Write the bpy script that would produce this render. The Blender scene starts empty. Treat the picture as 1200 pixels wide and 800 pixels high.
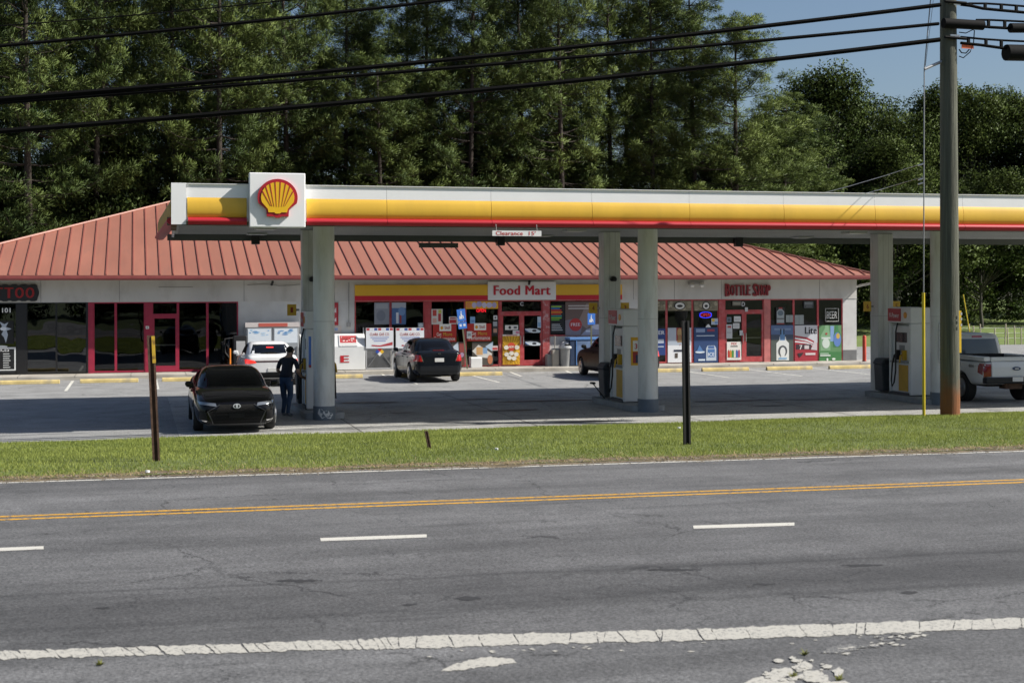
import bpy, bmesh, math, random
import numpy as np
from mathutils import Vector, Matrix
from mathutils.bvhtree import BVHTree
R = math.radians
scene = bpy.context.scene
COL = scene.collection

# ------------------------------------------------------------------ camera, sky, sun, exposure
CAM_H, YAW, FPX, ROLL = 3.18, R(14.8), 1667.0, .003
cam = bpy.data.cameras.new('camera'); cam.lens = 50; cam.sensor_width = 36; cam.shift_y = -.05
cam.dof.use_dof = True; cam.dof.focus_distance = 40; cam.dof.aperture_fstop = 3.2
cam.clip_end = 3000; cam.clip_start = .1
cam_o = bpy.data.objects.new('camera', cam); COL.objects.link(cam_o)
cam_o.matrix_world = Matrix.Translation((0, 0, CAM_H)) @ Matrix.Rotation(-YAW, 4, 'Z') @ Matrix.Rotation(R(90), 4, 'X') @ Matrix.Rotation(-ROLL, 4, 'Z')
scene.camera = cam_o
SUN_D = Vector((-1.10, .40, -1.0)).normalized()          # the way the light travels
world = bpy.data.worlds.new('World'); scene.world = world; world.use_nodes = True
wn = world.node_tree.nodes; wl = world.node_tree.links
sky = wn.new('ShaderNodeTexSky'); sky.sky_type = 'NISHITA'; sky.sun_disc = False
sky.sun_elevation = math.asin(-SUN_D.z); sky.sun_rotation = math.atan2(-SUN_D.x, -SUN_D.y)
sky.air_density = 1.0; sky.dust_density = 1.8; sky.ozone_density = 3.0
wn['Background'].inputs['Strength'].default_value = .073
wl.new(sky.outputs[0], wn['Background'].inputs['Color'])
sun = bpy.data.lights.new('sun', 'SUN'); sun.energy = 5.0; sun.angle = R(.53); sun.color = (1, .955, .88)
sun_o = bpy.data.objects.new('sun', sun); COL.objects.link(sun_o)
sun_o.rotation_euler = SUN_D.to_track_quat('-Z', 'Y').to_euler(); sun_o.location = (30, -20, 40)
cy_ = scene.cycles; cy_.max_bounces = 6; cy_.diffuse_bounces = 3; cy_.glossy_bounces = 3; cy_.transmission_bounces = 3; cy_.transparent_max_bounces = 6
scene.view_settings.view_transform = 'Standard'; scene.view_settings.look = 'None'
scene.view_settings.exposure = .48; scene.view_settings.gamma = 1

# ------------------------------------------------------------------ geometry helpers
def ray(x, y):
    dx, dy = x - 600, 340 - y
    c, s = math.cos(ROLL), math.sin(ROLL)
    u = (dx*c + dy*s)/FPX; v = (-dx*s + dy*c)/FPX
    return Vector((u*math.cos(YAW) + math.sin(YAW), -u*math.sin(YAW) + math.cos(YAW), v))
def onY(x, y, Y):
    d = ray(x, y); t = Y/d.y
    return Vector((d.x*t, Y, CAM_H + d.z*t))
def onZ(x, y, z=0.):
    d = ray(x, y); t = (z - CAM_H)/d.z
    return Vector((d.x*t, d.y*t, z))
def lin(h):
    h = h.lstrip('#'); o = []
    for i in (0, 2, 4):
        c = int(h[i:i+2], 16)/255
        o.append(c/12.92 if c <= .04045 else ((c + .055)/1.055)**2.4)
    return tuple(o)

MATS = {}
def M(name, col, rough=.6, metal=0., var=0., scale=3., bump=0., bscale=40., coat=0., emit=0., spec=.5, dirt=None, dscale=.7, damt=.5, stretch=None):
    if name in MATS: return MATS[name]
    if isinstance(col, str): col = lin(col)
    m = bpy.data.materials.new(name); m.use_nodes = True; MATS[name] = m
    n, l = m.node_tree.nodes, m.node_tree.links
    b = n['Principled BSDF']; b.inputs['Roughness'].default_value = rough; b.inputs['Metallic'].default_value = metal
    b.inputs['Base Color'].default_value = (*col, 1); b.inputs['Coat Weight'].default_value = coat
    b.inputs['Coat Roughness'].default_value = .04; b.inputs['Specular IOR Level'].default_value = spec
    m.diffuse_color = (*col, 1)
    if emit:
        b.inputs['Emission Color'].default_value = (*col, 1); b.inputs['Emission Strength'].default_value = emit
    if var or bump or dirt:
        tc = n.new('ShaderNodeTexCoord'); src = tc.outputs['Object']
        if stretch:
            mp = n.new('ShaderNodeMapping'); mp.inputs['Scale'].default_value = stretch
            l.new(src, mp.inputs['Vector']); src = mp.outputs['Vector']
    last = None
    if var:
        no = n.new('ShaderNodeTexNoise'); no.inputs['Scale'].default_value = scale; no.inputs['Detail'].default_value = 6
        l.new(src, no.inputs['Vector'])
        rp = n.new('ShaderNodeValToRGB'); rp.color_ramp.elements[0].position = .3; rp.color_ramp.elements[1].position = .7
        rp.color_ramp.elements[0].color = (*[max(0, c*(1 - var)) for c in col], 1)
        rp.color_ramp.elements[1].color = (*[min(.95, c*(1 + var*.7)) for c in col], 1)
        l.new(no.outputs['Fac'], rp.inputs['Fac']); last = rp.outputs['Color']
    if dirt:
        no = n.new('ShaderNodeTexNoise'); no.inputs['Scale'].default_value = dscale; no.inputs['Detail'].default_value = 8; no.inputs['Roughness'].default_value = .65
        l.new(src, no.inputs['Vector'])
        mr = n.new('ShaderNodeMapRange'); mr.inputs[1].default_value = .5; mr.inputs[2].default_value = .72; mr.inputs[4].default_value = damt
        l.new(no.outputs['Fac'], mr.inputs[0])
        mx = n.new('ShaderNodeMix'); mx.data_type = 'RGBA'
        if last: l.new(last, mx.inputs['A'])
        else: mx.inputs['A'].default_value = (*col, 1)
        mx.inputs['B'].default_value = (*dirt, 1); l.new(mr.outputs[0], mx.inputs['Factor']); last = mx.outputs['Result']
    if last: l.new(last, b.inputs['Base Color'])
    if bump:
        no = n.new('ShaderNodeTexNoise'); no.inputs['Scale'].default_value = bscale; no.inputs['Detail'].default_value = 4
        l.new(src, no.inputs['Vector'])
        bp = n.new('ShaderNodeBump'); bp.inputs['Strength'].default_value = bump; bp.inputs['Distance'].default_value = .02
        l.new(no.outputs['Fac'], bp.inputs['Height']); l.new(bp.outputs[0], b.inputs['Normal'])
    return m

def offs(o):
    v = Vector((0, 0, 0))
    while o is not None: v += o.location; o = o.parent
    return v
def tag(o, label=None, cat=None, group=None, kind=None):
    if label: o['label'] = label
    if cat: o['category'] = cat
    if group: o['group'] = group
    if kind: o['kind'] = kind
    return o
def empty(name, loc=(0, 0, 0), label=None, cat=None, group=None):
    o = bpy.data.objects.new(name, None); COL.objects.link(o); o.location = loc; o.empty_display_size = .2
    return tag(o, label, cat, group)
def link_mesh(name, me, parent=None, smooth=False):
    o = bpy.data.objects.new(name, me); COL.objects.link(o)
    if parent is not None: o.parent = parent
    if smooth: me.polygons.foreach_set('use_smooth', [True]*len(me.polygons))
    return o
class MB:
    """collects shapes for one mesh (world coordinates, or the coordinates of a prototype standing at the origin)"""
    def __init__(s): s.v = []; s.f = []; s.mi = []; s.mats = []
    def mat(s, m):
        if m not in s.mats: s.mats.append(m)
        return s.mats.index(m)
    def add(s, vs, fs, m=None):
        k = len(s.v); s.v += [tuple(p) for p in vs]; s.f += [tuple(i + k for i in f) for f in fs]
        s.mi += [s.mat(m) if m else 0]*len(fs); return s
    def box(s, x0, x1, y0, y1, z0, z1, m=None):
        vs = [(x, y, z) for z in (z0, z1) for y in (y0, y1) for x in (x0, x1)]
        return s.add(vs, [(0, 2, 3, 1), (4, 5, 7, 6), (0, 1, 5, 4), (2, 6, 7, 3), (0, 4, 6, 2), (1, 3, 7, 5)], m)
    def tube(s, pts, r, n=8, m=None, cap=True):
        pts = [Vector(p) for p in pts]; rr = r if isinstance(r, (list, tuple)) else [r]*len(pts)
        vs = []; fs = []
        for i, p in enumerate(pts):
            d = (pts[min(i+1, len(pts)-1)] - pts[max(i-1, 0)]).normalized()
            a = Vector((0, 0, 1)) if abs(d.z) < .9 else Vector((1, 0, 0))
            e1 = d.cross(a).normalized(); e2 = d.cross(e1)
            for j in range(n):
                t = 2*math.pi*j/n; vs.append(p + (e1*math.cos(t) + e2*math.sin(t))*rr[i])
        for i in range(len(pts)-1):
            for j in range(n):
                fs.append((i*n + j, i*n + (j+1) % n, (i+1)*n + (j+1) % n, (i+1)*n + j))
        if cap: fs += [tuple(range(n-1, -1, -1)), tuple((len(pts)-1)*n + j for j in range(n))]
        return s.add(vs, fs, m)
    def prism(s, poly, fn, d0, d1, m=None):
        """poly: 2-d outline; fn(a, b, d) -> 3-d point; extruded from depth d0 to d1"""
        n = len(poly); vs = [fn(a, b, d0) for a, b in poly] + [fn(a, b, d1) for a, b in poly]
        fs = [tuple(range(n)), tuple(range(2*n-1, n-1, -1))] + [(i, i+n, (i+1) % n + n, (i+1) % n) for i in range(n)]
        return s.add(vs, fs, m)
    def lathe(s, prof, c, n=20, axis='z', m=None):
        vs = []; fs = []
        for r, h in prof:
            for j in range(n):
                t = 2*math.pi*j/n; a, b = r*math.cos(t), r*math.sin(t)
                vs.append((c[0]+a, c[1]+b, c[2]+h) if axis == 'z' else (c[0]+h, c[1]+a, c[2]+b))
        for i in range(len(prof)-1):
            for j in range(n): fs.append((i*n+j, i*n+(j+1) % n, (i+1)*n+(j+1) % n, (i+1)*n+j))
        fs += [tuple(range(n-1, -1, -1)), tuple((len(prof)-1)*n+j for j in range(n))]
        return s.add(vs, fs, m)
    def build(s, name, mat=None, parent=None, smooth=False, bevel=0., recalc=True):
        off = offs(parent)
        vs = s.v
        loc = None
        if parent is None:
            a = np.array(vs); c = (a.min(0) + a.max(0))/2; off = Vector((c[0], c[1], a[:, 2].min())); loc = off
        me = bpy.data.meshes.new(name); me.from_pydata([(x-off.x, y-off.y, z-off.z) for x, y, z in vs], [], s.f)
        for m in ([mat] if mat else s.mats): me.materials.append(m)
        if not mat and len(s.mats) > 1: me.polygons.foreach_set('material_index', s.mi)
        if recalc:
            bm = bmesh.new(); bm.from_mesh(me); bmesh.ops.recalc_face_normals(bm, faces=bm.faces); bm.to_mesh(me); bm.free()
        me.update()
        o = link_mesh(name, me, parent)
        if loc is not None: o.location = loc
        if smooth:
            me.polygons.foreach_set('use_smooth', [True]*len(me.polygons))
            me.set_sharp_from_angle(angle=R(38))
        if bevel:
            b = o.modifiers.new('bevel', 'BEVEL'); b.width = bevel; b.segments = 2; b.limit_method = 'ANGLE'
        return o
def copy_tree(o, parent=None):
    c = o.copy(); COL.objects.link(c)
    if parent is not None: c.parent = parent
    for ch in list(o.children): copy_tree(ch, c)
    return c
XZ = lambda a, b, d: (a, d, b)           # a facade drawing: a = world x, b = world z, d = world y
XY = lambda a, b, d: (a, b, d)
YZ = lambda a, b, d: (d, a, b)
_txt = {}
def text_shape(st, bold=0.):
    """outline glyphs as flat triangles normalised to the unit square"""
    k = (st, bold)
    if k in _txt: return _txt[k]
    cu = bpy.data.curves.new('t', 'FONT'); cu.body = st; cu.resolution_u = 3; cu.space_character = 1.02 + bold*2
    ob = bpy.data.objects.new('t', cu); COL.objects.link(ob)
    dg = bpy.context.evaluated_depsgraph_get(); me = bpy.data.meshes.new_from_object(ob.evaluated_get(dg))
    a = np.array([v.co[:2] for v in me.vertices]); mn, mx = a.min(0), a.max(0)
    F0 = [tuple(p.vertices) for p in me.polygons]; V3 = []; F = []; sh_ = [0.] if bold <= 0 else [0., -bold, bold]   # a heavier weight: the glyph twice more, shifted
    mn[0] -= max(0, bold); mx[0] += max(0, bold)
    for q, dx in enumerate(sh_):
        k_ = len(V3); V3 += [((x + dx - mn[0])/(mx[0] - mn[0]), (y - mn[1])/(mx[1] - mn[1]), q) for x, y in a.tolist()]; F += [tuple(i + k_ for i in f) for f in F0]
    r = (V3, F)
    bpy.data.objects.remove(ob); bpy.data.meshes.remove(me); bpy.data.curves.remove(cu)
    _txt[k] = r; return r
def put_text(mb, st, x0, x1, z0, z1, fn, d, m=None, bold=.02, thick=0.):
    vs, fs = text_shape(st, bold)
    pts = [(x0 + a*(x1-x0), z0 + b*(z1-z0), q*.0004) for a, b, q in vs]
    if not thick: return mb.add([fn(a, b, d - q) for a, b, q in pts], fs, m)
    n = len(pts); ed = {}
    for f in fs:
        for i in range(len(f)):
            e = (f[i], f[(i+1) % len(f)]); ed[e] = 1
    side = [(a, b, b+n, a+n) for a, b in ed if (b, a) not in ed]
    return mb.add([fn(a, b, d - q) for a, b, q in pts] + [fn(a, b, d + thick) for a, b, q in pts], list(fs) + [tuple(i+n for i in reversed(f)) for f in fs] + side, m)
def ellipse(cx, cz, rx, rz, n=20): return [(cx + rx*math.cos(2*math.pi*i/n), cz + rz*math.sin(2*math.pi*i/n)) for i in range(n)]
# ------------------------------------------------------------------ surfaces
def asphalt(name, base, crack=True, lanes=True, seed=0., spec=.75, stain=0.):
    m = bpy.data.materials.new(name); m.use_nodes = True; MATS[name] = m
    n, l = m.node_tree.nodes, m.node_tree.links; b = n['Principled BSDF']
    geo = n.new('ShaderNodeNewGeometry')
    def noise(scale, det=5, vec=None, rough=.6):
        t = n.new('ShaderNodeTexNoise'); t.inputs['Scale'].default_value = scale; t.inputs['Detail'].default_value = det; t.inputs['Roughness'].default_value = rough
        l.new(vec or geo.outputs['Position'], t.inputs['Vector']); return t.outputs['Fac']
    def mapr(x, a, b_, c, d):
        t = n.new('ShaderNodeMapRange'); l.new(x, t.inputs[0])
        for i, v in enumerate((a, b_, c, d)): t.inputs[i+1].default_value = v
        return t.outputs[0]
    def mul(x, y):
        t = n.new('ShaderNodeMath'); t.operation = 'MULTIPLY'
        for i, v in enumerate((x, y)):
            if isinstance(v, float): t.inputs[i].default_value = v
            else: l.new(v, t.inputs[i])
        return t.outputs[0]
    def stretch(sx, sy, off=0.):
        t = n.new('ShaderNodeMapping'); t.inputs['Scale'].default_value = (sx, sy, 1); t.inputs['Location'].default_value = (off+seed, off, 0)
        l.new(geo.outputs['Position'], t.inputs['Vector']); return t.outputs[0]
    f = mul(mapr(noise(34, 5, None, .8), .32, .68, .30, 1.8), mapr(noise(1.1, 7), .3, .7, .82, 1.16))
    f = mul(f, mapr(noise(16, 4), .3, .7, .86, 1.12))
    if lanes:
        f = mul(f, mapr(noise(1, 4, stretch(.05, .85, 3)), .35, .65, .74, 1.18))
        f = mul(f, mapr(noise(1, 6, stretch(.35, 3.2, 9)), .56, .70, 1.0, .72))
        sp = n.new('ShaderNodeSeparateXYZ'); l.new(geo.outputs['Position'], sp.inputs[0])
        vv = n.new('ShaderNodeMath'); vv.operation = 'MULTIPLY_ADD'; vv.inputs[1].default_value = .055; l.new(sp.outputs[0], vv.inputs[0]); l.new(sp.outputs[1], vv.inputs[2])
        wv = n.new('ShaderNodeMath'); wv.operation = 'MULTIPLY_ADD'; wv.inputs[1].default_value = .35; l.new(noise(.8, 5), wv.inputs[0]); l.new(vv.outputs[0], wv.inputs[2]); wv = wv.outputs[0]
        def dip(c, w, depth):          # worn, oil darkened bands and a paving seam along the lane
            d = n.new('ShaderNodeMath'); d.operation = 'SUBTRACT'; d.inputs[1].default_value = c; l.new(wv, d.inputs[0])
            a_ = n.new('ShaderNodeMath'); a_.operation = 'ABSOLUTE'; l.new(d.outputs[0], a_.inputs[0])
            return mapr(a_.outputs[0], 0, w, 1 - depth, 1)
        f = mul(mul(mul(f, dip(13.2, 2.0, .44)), dip(14.22, .09, .34)), dip(12.75, .12, .2)); f = mul(f, mapr(noise(.45, 8, stretch(.4, 1.4, 21), .7), .42, .66, 1.08, .80)); f = mul(f, dip(16.9, .9, .08))
    if stain:
        f = mul(f, mapr(noise(.55, 7, stretch(1, 1.6, 5), .7), .5, .75, 1.0, 1 - stain))
        f = mul(f, mapr(noise(2.3, 5, stretch(1, 1.4, 1)), .62, .72, 1.0, 1 - stain*.7))
    if crack:
        wob = n.new('ShaderNodeTexNoise'); wob.inputs['Scale'].default_value = 1.9; wob.inputs['Detail'].default_value = 9; wob.inputs['Roughness'].default_value = .68
        l.new(geo.outputs['Position'], wob.inputs['Vector'])
        ad = n.new('ShaderNodeVectorMath'); ad.operation = 'MULTIPLY_ADD'; ad.inputs[1].default_value = (.9, .9, 0)
        l.new(wob.outputs['Color'], ad.inputs[0]); l.new(geo.outputs['Position'], ad.inputs[2])
        for sc, w, lo, hi, dk in ((.33, .0065, .50, .56, .62), (.9, .009, .53, .58, .6), (2.6, .014, .60, .64, .55)):
            vo = n.new('ShaderNodeTexVoronoi'); vo.feature = 'DISTANCE_TO_EDGE'; vo.inputs['Scale'].default_value = sc
            l.new(ad.outputs[0], vo.inputs['Vector'])
            line = mapr(vo.outputs['Distance'], w*.35, w, 1, 0)
            t = n.new('ShaderNodeMath'); t.operation = 'MULTIPLY_ADD'; t.inputs[1].default_value = -dk; t.inputs[2].default_value = 1
            l.new(mul(line, mapr(noise(.31 + sc*.3, 3), lo, hi, 0, 1)), t.inputs[0]); f = mul(f, t.outputs[0])
    mx = n.new('ShaderNodeMix'); mx.data_type = 'RGBA'; mx.blend_type = 'MULTIPLY'; mx.inputs['Factor'].default_value = 1
    mx.inputs['A'].default_value = (*base, 1); l.new(f, mx.inputs['B']); l.new(mx.outputs['Result'], b.inputs['Base Color'])
    b.inputs['Roughness'].default_value = spec
    bp = n.new('ShaderNodeBump'); bp.inputs['Strength'].default_value = .5; bp.inputs['Distance'].default_value = .01
    l.new(noise(70, 3), bp.inputs['Height']); l.new(bp.outputs[0], b.inputs['Normal'])
    return m
def worn_paint(name, col, under, lo=.50, hi=.60, sc=9.):
    m = M(name, col, .6); n, l = m.node_tree.nodes, m.node_tree.links; b = n['Principled BSDF']
    geo = n.new('ShaderNodeNewGeometry')
    no = n.new('ShaderNodeTexNoise'); no.inputs['Scale'].default_value = sc; no.inputs['Detail'].default_value = 9; no.inputs['Roughness'].default_value = .7
    l.new(geo.outputs['Position'], no.inputs['Vector'])
    mr = n.new('ShaderNodeMapRange'); mr.inputs[1].default_value = lo; mr.inputs[2].default_value = hi
    l.new(no.outputs['Fac'], mr.inputs[0])
    mx = n.new('ShaderNodeMix'); mx.data_type = 'RGBA'; mx.inputs['A'].default_value = (*lin(col), 1); mx.inputs['B'].default_value = (*under, 1)
    l.new(mr.outputs[0], mx.inputs['Factor']); l.new(mx.outputs['Result'], b.inputs['Base Color']); return m
ROADC = (.119, .119, .120)
road_m = asphalt('road_asphalt', ROADC)
lot_m = asphalt('lot_asphalt', (.25, .25, .245), True, False, 4., .8, .3)
slab_m = asphalt('forecourt_concrete', (.34, .335, .315), True, False, 9., .7, .55)
side_m = M('sidewalk_concrete', (.42, .39, .34), .85, var=.2, scale=1.5, bump=.3, dirt=(.2, .17, .13), damt=.6)
soil_m = M('verge_soil', (.11, .14, .035), .95, var=.4, scale=2, bump=.4, bscale=30)
lawn_m = M('lawn_grass', (.13, .18, .04), .95, var=.35, scale=.8, bump=.5, bscale=20)
earth_m = M('ground_earth', (.07, .075, .035), .95, var=.35, scale=.3, bump=.4, bscale=6)

def sheet(name, pts, m, parent=None, kind='structure'):
    b = MB().add(pts, [tuple(range(len(pts)))]); o = b.build(name, m, parent, recalc=False)
    me = o.data
    if me.polygons[0].normal.z < 0: me.flip_normals()
    if parent is None: tag(o, kind=kind)
    return o
ground = sheet('ground', [(-900, -300, -.10), (900, -300, -.10), (900, 1500, -.10), (-900, 1500, -.10)], earth_m)
RZ = .33
road = sheet('road', [(-150, 3, RZ), (150, 3, RZ), (150, 22.0, RZ), (15.06, 22.06, RZ), (5.85, 22.39, RZ), (-1.97, 22.68, RZ), (-150, 23.4, RZ)], road_m)
lot = sheet('parking_lot', [(-60, 31.3, 0), (70, 31.3, 0), (70, 70.4, 0), (33, 71.5, 0), (30.5, 76, 0), (-60, 76, 0)], lot_m)
slab = sheet('forecourt_slab', [(.9, 31.35, .005), (45, 31.35, .005), (45, 43.8, .005), (.9, 43.8, .005)], slab_m)
joint_m = M('joint_sealant', (.05, .048, .042), .9)
for i in range(7):
    sheet('slab_joint', [(4.9 + i*4.18 - .012, 31.36, .009), (4.9 + i*4.18 + .012, 31.36, .009), (4.9 + i*4.18 + .012, 43.79, .009), (4.9 + i*4.18 - .012, 43.79, .009)], joint_m, slab)
for y in (33.6, 40.2):
    sheet('slab_joint', [(.91, y - .012, .010), (44.9, y - .012, .010), (44.9, y + .012, .010), (.91, y + .012, .010)], joint_m, slab)
oil_m = M('oil_stain', (.035, .033, .03), .45)
def blob(cx, cy, rx, ry, z, seed, n=26, jag=.25):
    rnd = random.Random(seed); ph = [rnd.uniform(0, 6.28) for _ in range(4)]
    return [(cx + rx*math.cos(t)*k, cy + ry*math.sin(t)*k, z) for t, k in ((2*math.pi*i/n, 1 + jag*(math.sin(2*2*math.pi*i/n + ph[0])*.5 + math.sin(3*2*math.pi*i/n + ph[1])*.5 + math.sin(5*2*math.pi*i/n + ph[2])*.35)) for i in range(n))]
for k, (px, py, rx, ry) in enumerate([(600, 481, .9, .16), (690, 494, .7, .10), (470, 484, .35, .10), (640, 470, 1.3, .22), (860, 470, 1.2, .2), (900, 476, .5, .12), (262, 508, .4, .06), (560, 468, .6, .1), (960, 468, .9, .15), (430, 472, .8, .2)]):
    p = onZ(px, py); sheet('oil_stain', blob(p.x, p.y, rx, ry, .013 + k*.0006, k), oil_m, slab)
# side walk with a kerb along the shops
WY = 54.9
WX = lambda px: onY(px, 400, WY).x
WZ = lambda px, py: onY(px, py, WY).z
walk = MB().box(-9, 30.6, 53.42, 55.0, -.05, .15).build('sidewalk', side_m, bevel=.02); tag(walk, kind='structure')
for i in range(20):
    MB().box(-8 + i*1.95, -7.985 + i*1.95, 53.415, 54.85, .1, .153).build('control_joint', joint_m, walk)
# verge between the lot and the road, lawn on the right, bank on the near side
def verge_edges(X):
    yb = 31.4 + .08*math.sin(X*.9) + .05*math.sin(X*2.3)
    yf = (22.62 - .0362*(X + 1.97)) + .12 + .05*math.sin(X*1.7 + 1) + .04*math.sin(X*4.1)
    return yf, yb
def verge_z(X, Y):
    yf, yb = verge_edges(X); t = min(1, max(0, (Y - yf)/(yb - yf)))
    crest = .13*math.exp(-((t - .74)/.2)**2)*min(1, max(0, (X - 6)/10))
    return crest + (RZ + .02)*(1 - t) + .03*t + .10*math.sin(math.pi*t)*(.6 + .4*math.sin(X*.31)) * (1 - t*.4)
vb = MB(); NX, NY = 90, 10
for i in range(NX + 1):
    X = -40 + i*1.05; yf, yb = verge_edges(X)
    for j in range(NY + 1):
        Y = yf + (yb - yf)*j/NY; vb.v.append((X, Y, verge_z(X, Y)))
for i in range(NX):
    for j in range(NY):
        k = i*(NY+1) + j; vb.f.append((k, k+NY+1, k+NY+2, k+1))
verge = vb.build('grass_verge', soil_m, smooth=True); tag(verge, kind='structure')
def on_verge(px, py):
    z = .15
    for _ in range(12):
        p = onZ(px, py, z); z = verge_z(p.x, p.y)
    return onZ(px, py, z)
thatch_m = M('dry_thatch', (.15, .115, .065), .95, var=.5, scale=6, bump=.6, bscale=40)
tb = MB(); N = 240
for i in range(N + 1):
    X = -12 + i*.17; yf, _ = verge_edges(X); rnd = random.Random(i)
    tb.v += [(X, yf - .12 - rnd.uniform(0, .12), RZ + .006), (X, yf + .18 + rnd.uniform(0, .25), verge_z(X, yf + .3) + .015)]
for i in range(N): tb.f.append((2*i, 2*i+2, 2*i+3, 2*i+1))
tag(tb.build('dirt_edge', thatch_m), kind='structure')
lb = MB(); nx, ny = 24, 10
for i in range(nx + 1):
    for j in range(ny + 1):
        X = 30.5 + i*5; Y = 70 + j*6; lb.v.append((X, Y, -.03 + 2.0*(j/ny)**1.2 + (.10*math.sin(X*.2 + j) if j else 0)))
for i in range(nx):
    for j in range(ny):
        k = i*(ny+1) + j; lb.f.append((k, k+ny+1, k+ny+2, k+1))
tag(lb.build('lawn', lawn_m, smooth=True), kind='structure')
bank_m = M('bank_scrub', (.05, .07, .02), .95, var=.4, scale=.8)
bank = MB().add([(-150, 3.2, RZ - .02), (150, 3.2, RZ - .02), (-150, .8, .55), (150, .8, .55), (-150, -6, .7), (150, -6, .7), (-150, -70, 1.5), (150, -70, 1.5)], [(0, 1, 3, 2), (2, 3, 5, 4), (4, 5, 7, 6)]).build('roadside_bank', bank_m, recalc=False)
tag(bank, kind='structure')
# ------------------------------------------------------------------ road markings (parts of the road)
MZ = RZ + .004
white_p = worn_paint('white_line_paint', '#c6c3ba', ROADC, .57, .68, 18)
white_n = worn_paint('old_white_paint', '#b4b1a8', ROADC, .53, .64, 34)
worn_p = worn_paint('worn_white_paint', '#bebbb0', ROADC, .385, .46, 45)
yel_p = worn_paint('yellow_line_paint', '#d69f2c', ROADC, .50, .61, 15)
def jag(pts, amp, step, seed):
    r_ = random.Random(seed); out = []
    for (x0_, y0_), (x1_, y1_) in zip(pts, pts[1:] + pts[:1]):
        k_ = max(1, int(math.hypot(x1_ - x0_, y1_ - y0_)/step))
        for i_ in range(k_): out.append((x0_ + (x1_ - x0_)*i_/k_ + r_.uniform(-amp, amp)*1.6, y0_ + (y1_ - y0_)*i_/k_ + r_.uniform(-amp, amp)))
    return out
def px_sheet(name, pxs, m, parent, z=MZ):
    return sheet(name, [tuple(onZ(x, y, z)) for x, y in pxs], m, parent)
def line_strip(name, pts, w, m, z=MZ, ext=120, cut=None):
    a, b_ = Vector(pts[0]), Vector(pts[-1]); d = (b_ - a).normalized(); nrm = Vector((-d.y, d.x, 0))*w/2
    P = [a - d*ext] + [Vector(p) for p in pts] + [b_ + d*ext]
    s = MB()
    for p in P: s.v += [tuple(p - nrm), tuple(p + nrm)]
    for i in range(len(P)-1): s.f.append((2*i, 2*i+2, 2*i+3, 2*i+1))
    o = s.build(name, m, road, recalc=False)
    if o.data.polygons[0].normal.z < 0: o.data.flip_normals()
    return o
P_ = lambda l: [tuple(onZ(x, y, MZ)) for x, y in l]
line_strip('white_edge_line', P_([(0, 565.4), (400, 553.0), (800, 540.6), (1200, 528.3)]), .10, white_p)
line_strip('yellow_centre_line', P_([(0, 605.0), (600, 583.4), (1200, 561.6)]), .10, yel_p)
line_strip('yellow_centre_line', P_([(0, 608.6), (600, 586.8), (1200, 564.8)]), .10, yel_p)
for a, b_ in (((-70, 646), (51, 641.2)), ((375, 631.6), (500, 627.4)), ((812, 617.0), (931, 613.6)), ((1240, 606), (1360, 602))):
    px_sheet('lane_dash', [(a[0], a[1]-1.6), (a[0]+1, a[1]+2.0), ((a[0]+b_[0])/2, (a[1]+b_[1])/2+2.1), (b_[0], b_[1]+1.8), (b_[0], b_[1]-1.8), ((a[0]+b_[0])/2, (a[1]+b_[1])/2-1.8)], white_p, road)
# the near edge line, cracked into pieces
edge_line = line_strip('near_edge_line', P_([(0, 767), (600, 749.3), (1200, 728.6)]), .035, worn_p, MZ - .0015, 60)
_r = random.Random(9); cuts = [-60]
while cuts[-1] < 470: cuts.append(cuts[-1] + _r.choice((8, 10, 13, 16, 24, 33)))
while cuts[-1] > 472: cuts.pop()
cuts += [488, 529, 563, 605, 668, 700, 708, 729, 770, 776, 820, 837, 877, 941, 976, 1004, 1014, 1078, 1118, 1139, 1164, 1197, 1230, 1262]
rnd = random.Random(5); sl_n = 6
up = lambda x: np.interp(x, [-60, 0, 400, 520, 600, 800, 1070, 1200, 1262], [763.8, 762.2, 749.5, 743.2, 742.0, 737.0, 727.2, 723.0, 721])
dn = lambda x: np.interp(x, [-60, 0, 400, 520, 600, 800, 1070, 1200, 1262], [773.4, 771.8, 760.5, 758.6, 755.0, 750.6, 740.5, 735.6, 733.6])
for i in range(len(cuts)-1):
    a, b_ = cuts[i] + rnd.uniform(0, .9), cuts[i+1] - rnd.uniform(0, .9); sl = sl_n; sr = sl_n = rnd.uniform(5, 15) if cuts[i+1] < 460 else rnd.uniform(-3, 12)
    k = max(2, int((b_-a)/9)); top = []; bot = []
    for j in range(k+1):
        t = j/k; e = .4 if j in (0, k) else 0
        xt, xb = a + (b_-a)*t - (sl*(1-t) + sr*t)*.5, a + (b_-a)*t + (sl*(1-t) + sr*t)*.5
        top.append((xt, up(xt) + e + rnd.uniform(-.9, .9))); bot.append((xb, dn(xb) - e + rnd.uniform(-1.1, 1.1)))
    px_sheet('paint_piece', jag(top + bot[::-1], .55, 2.6, i), white_n, edge_line, MZ + .001)
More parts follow.
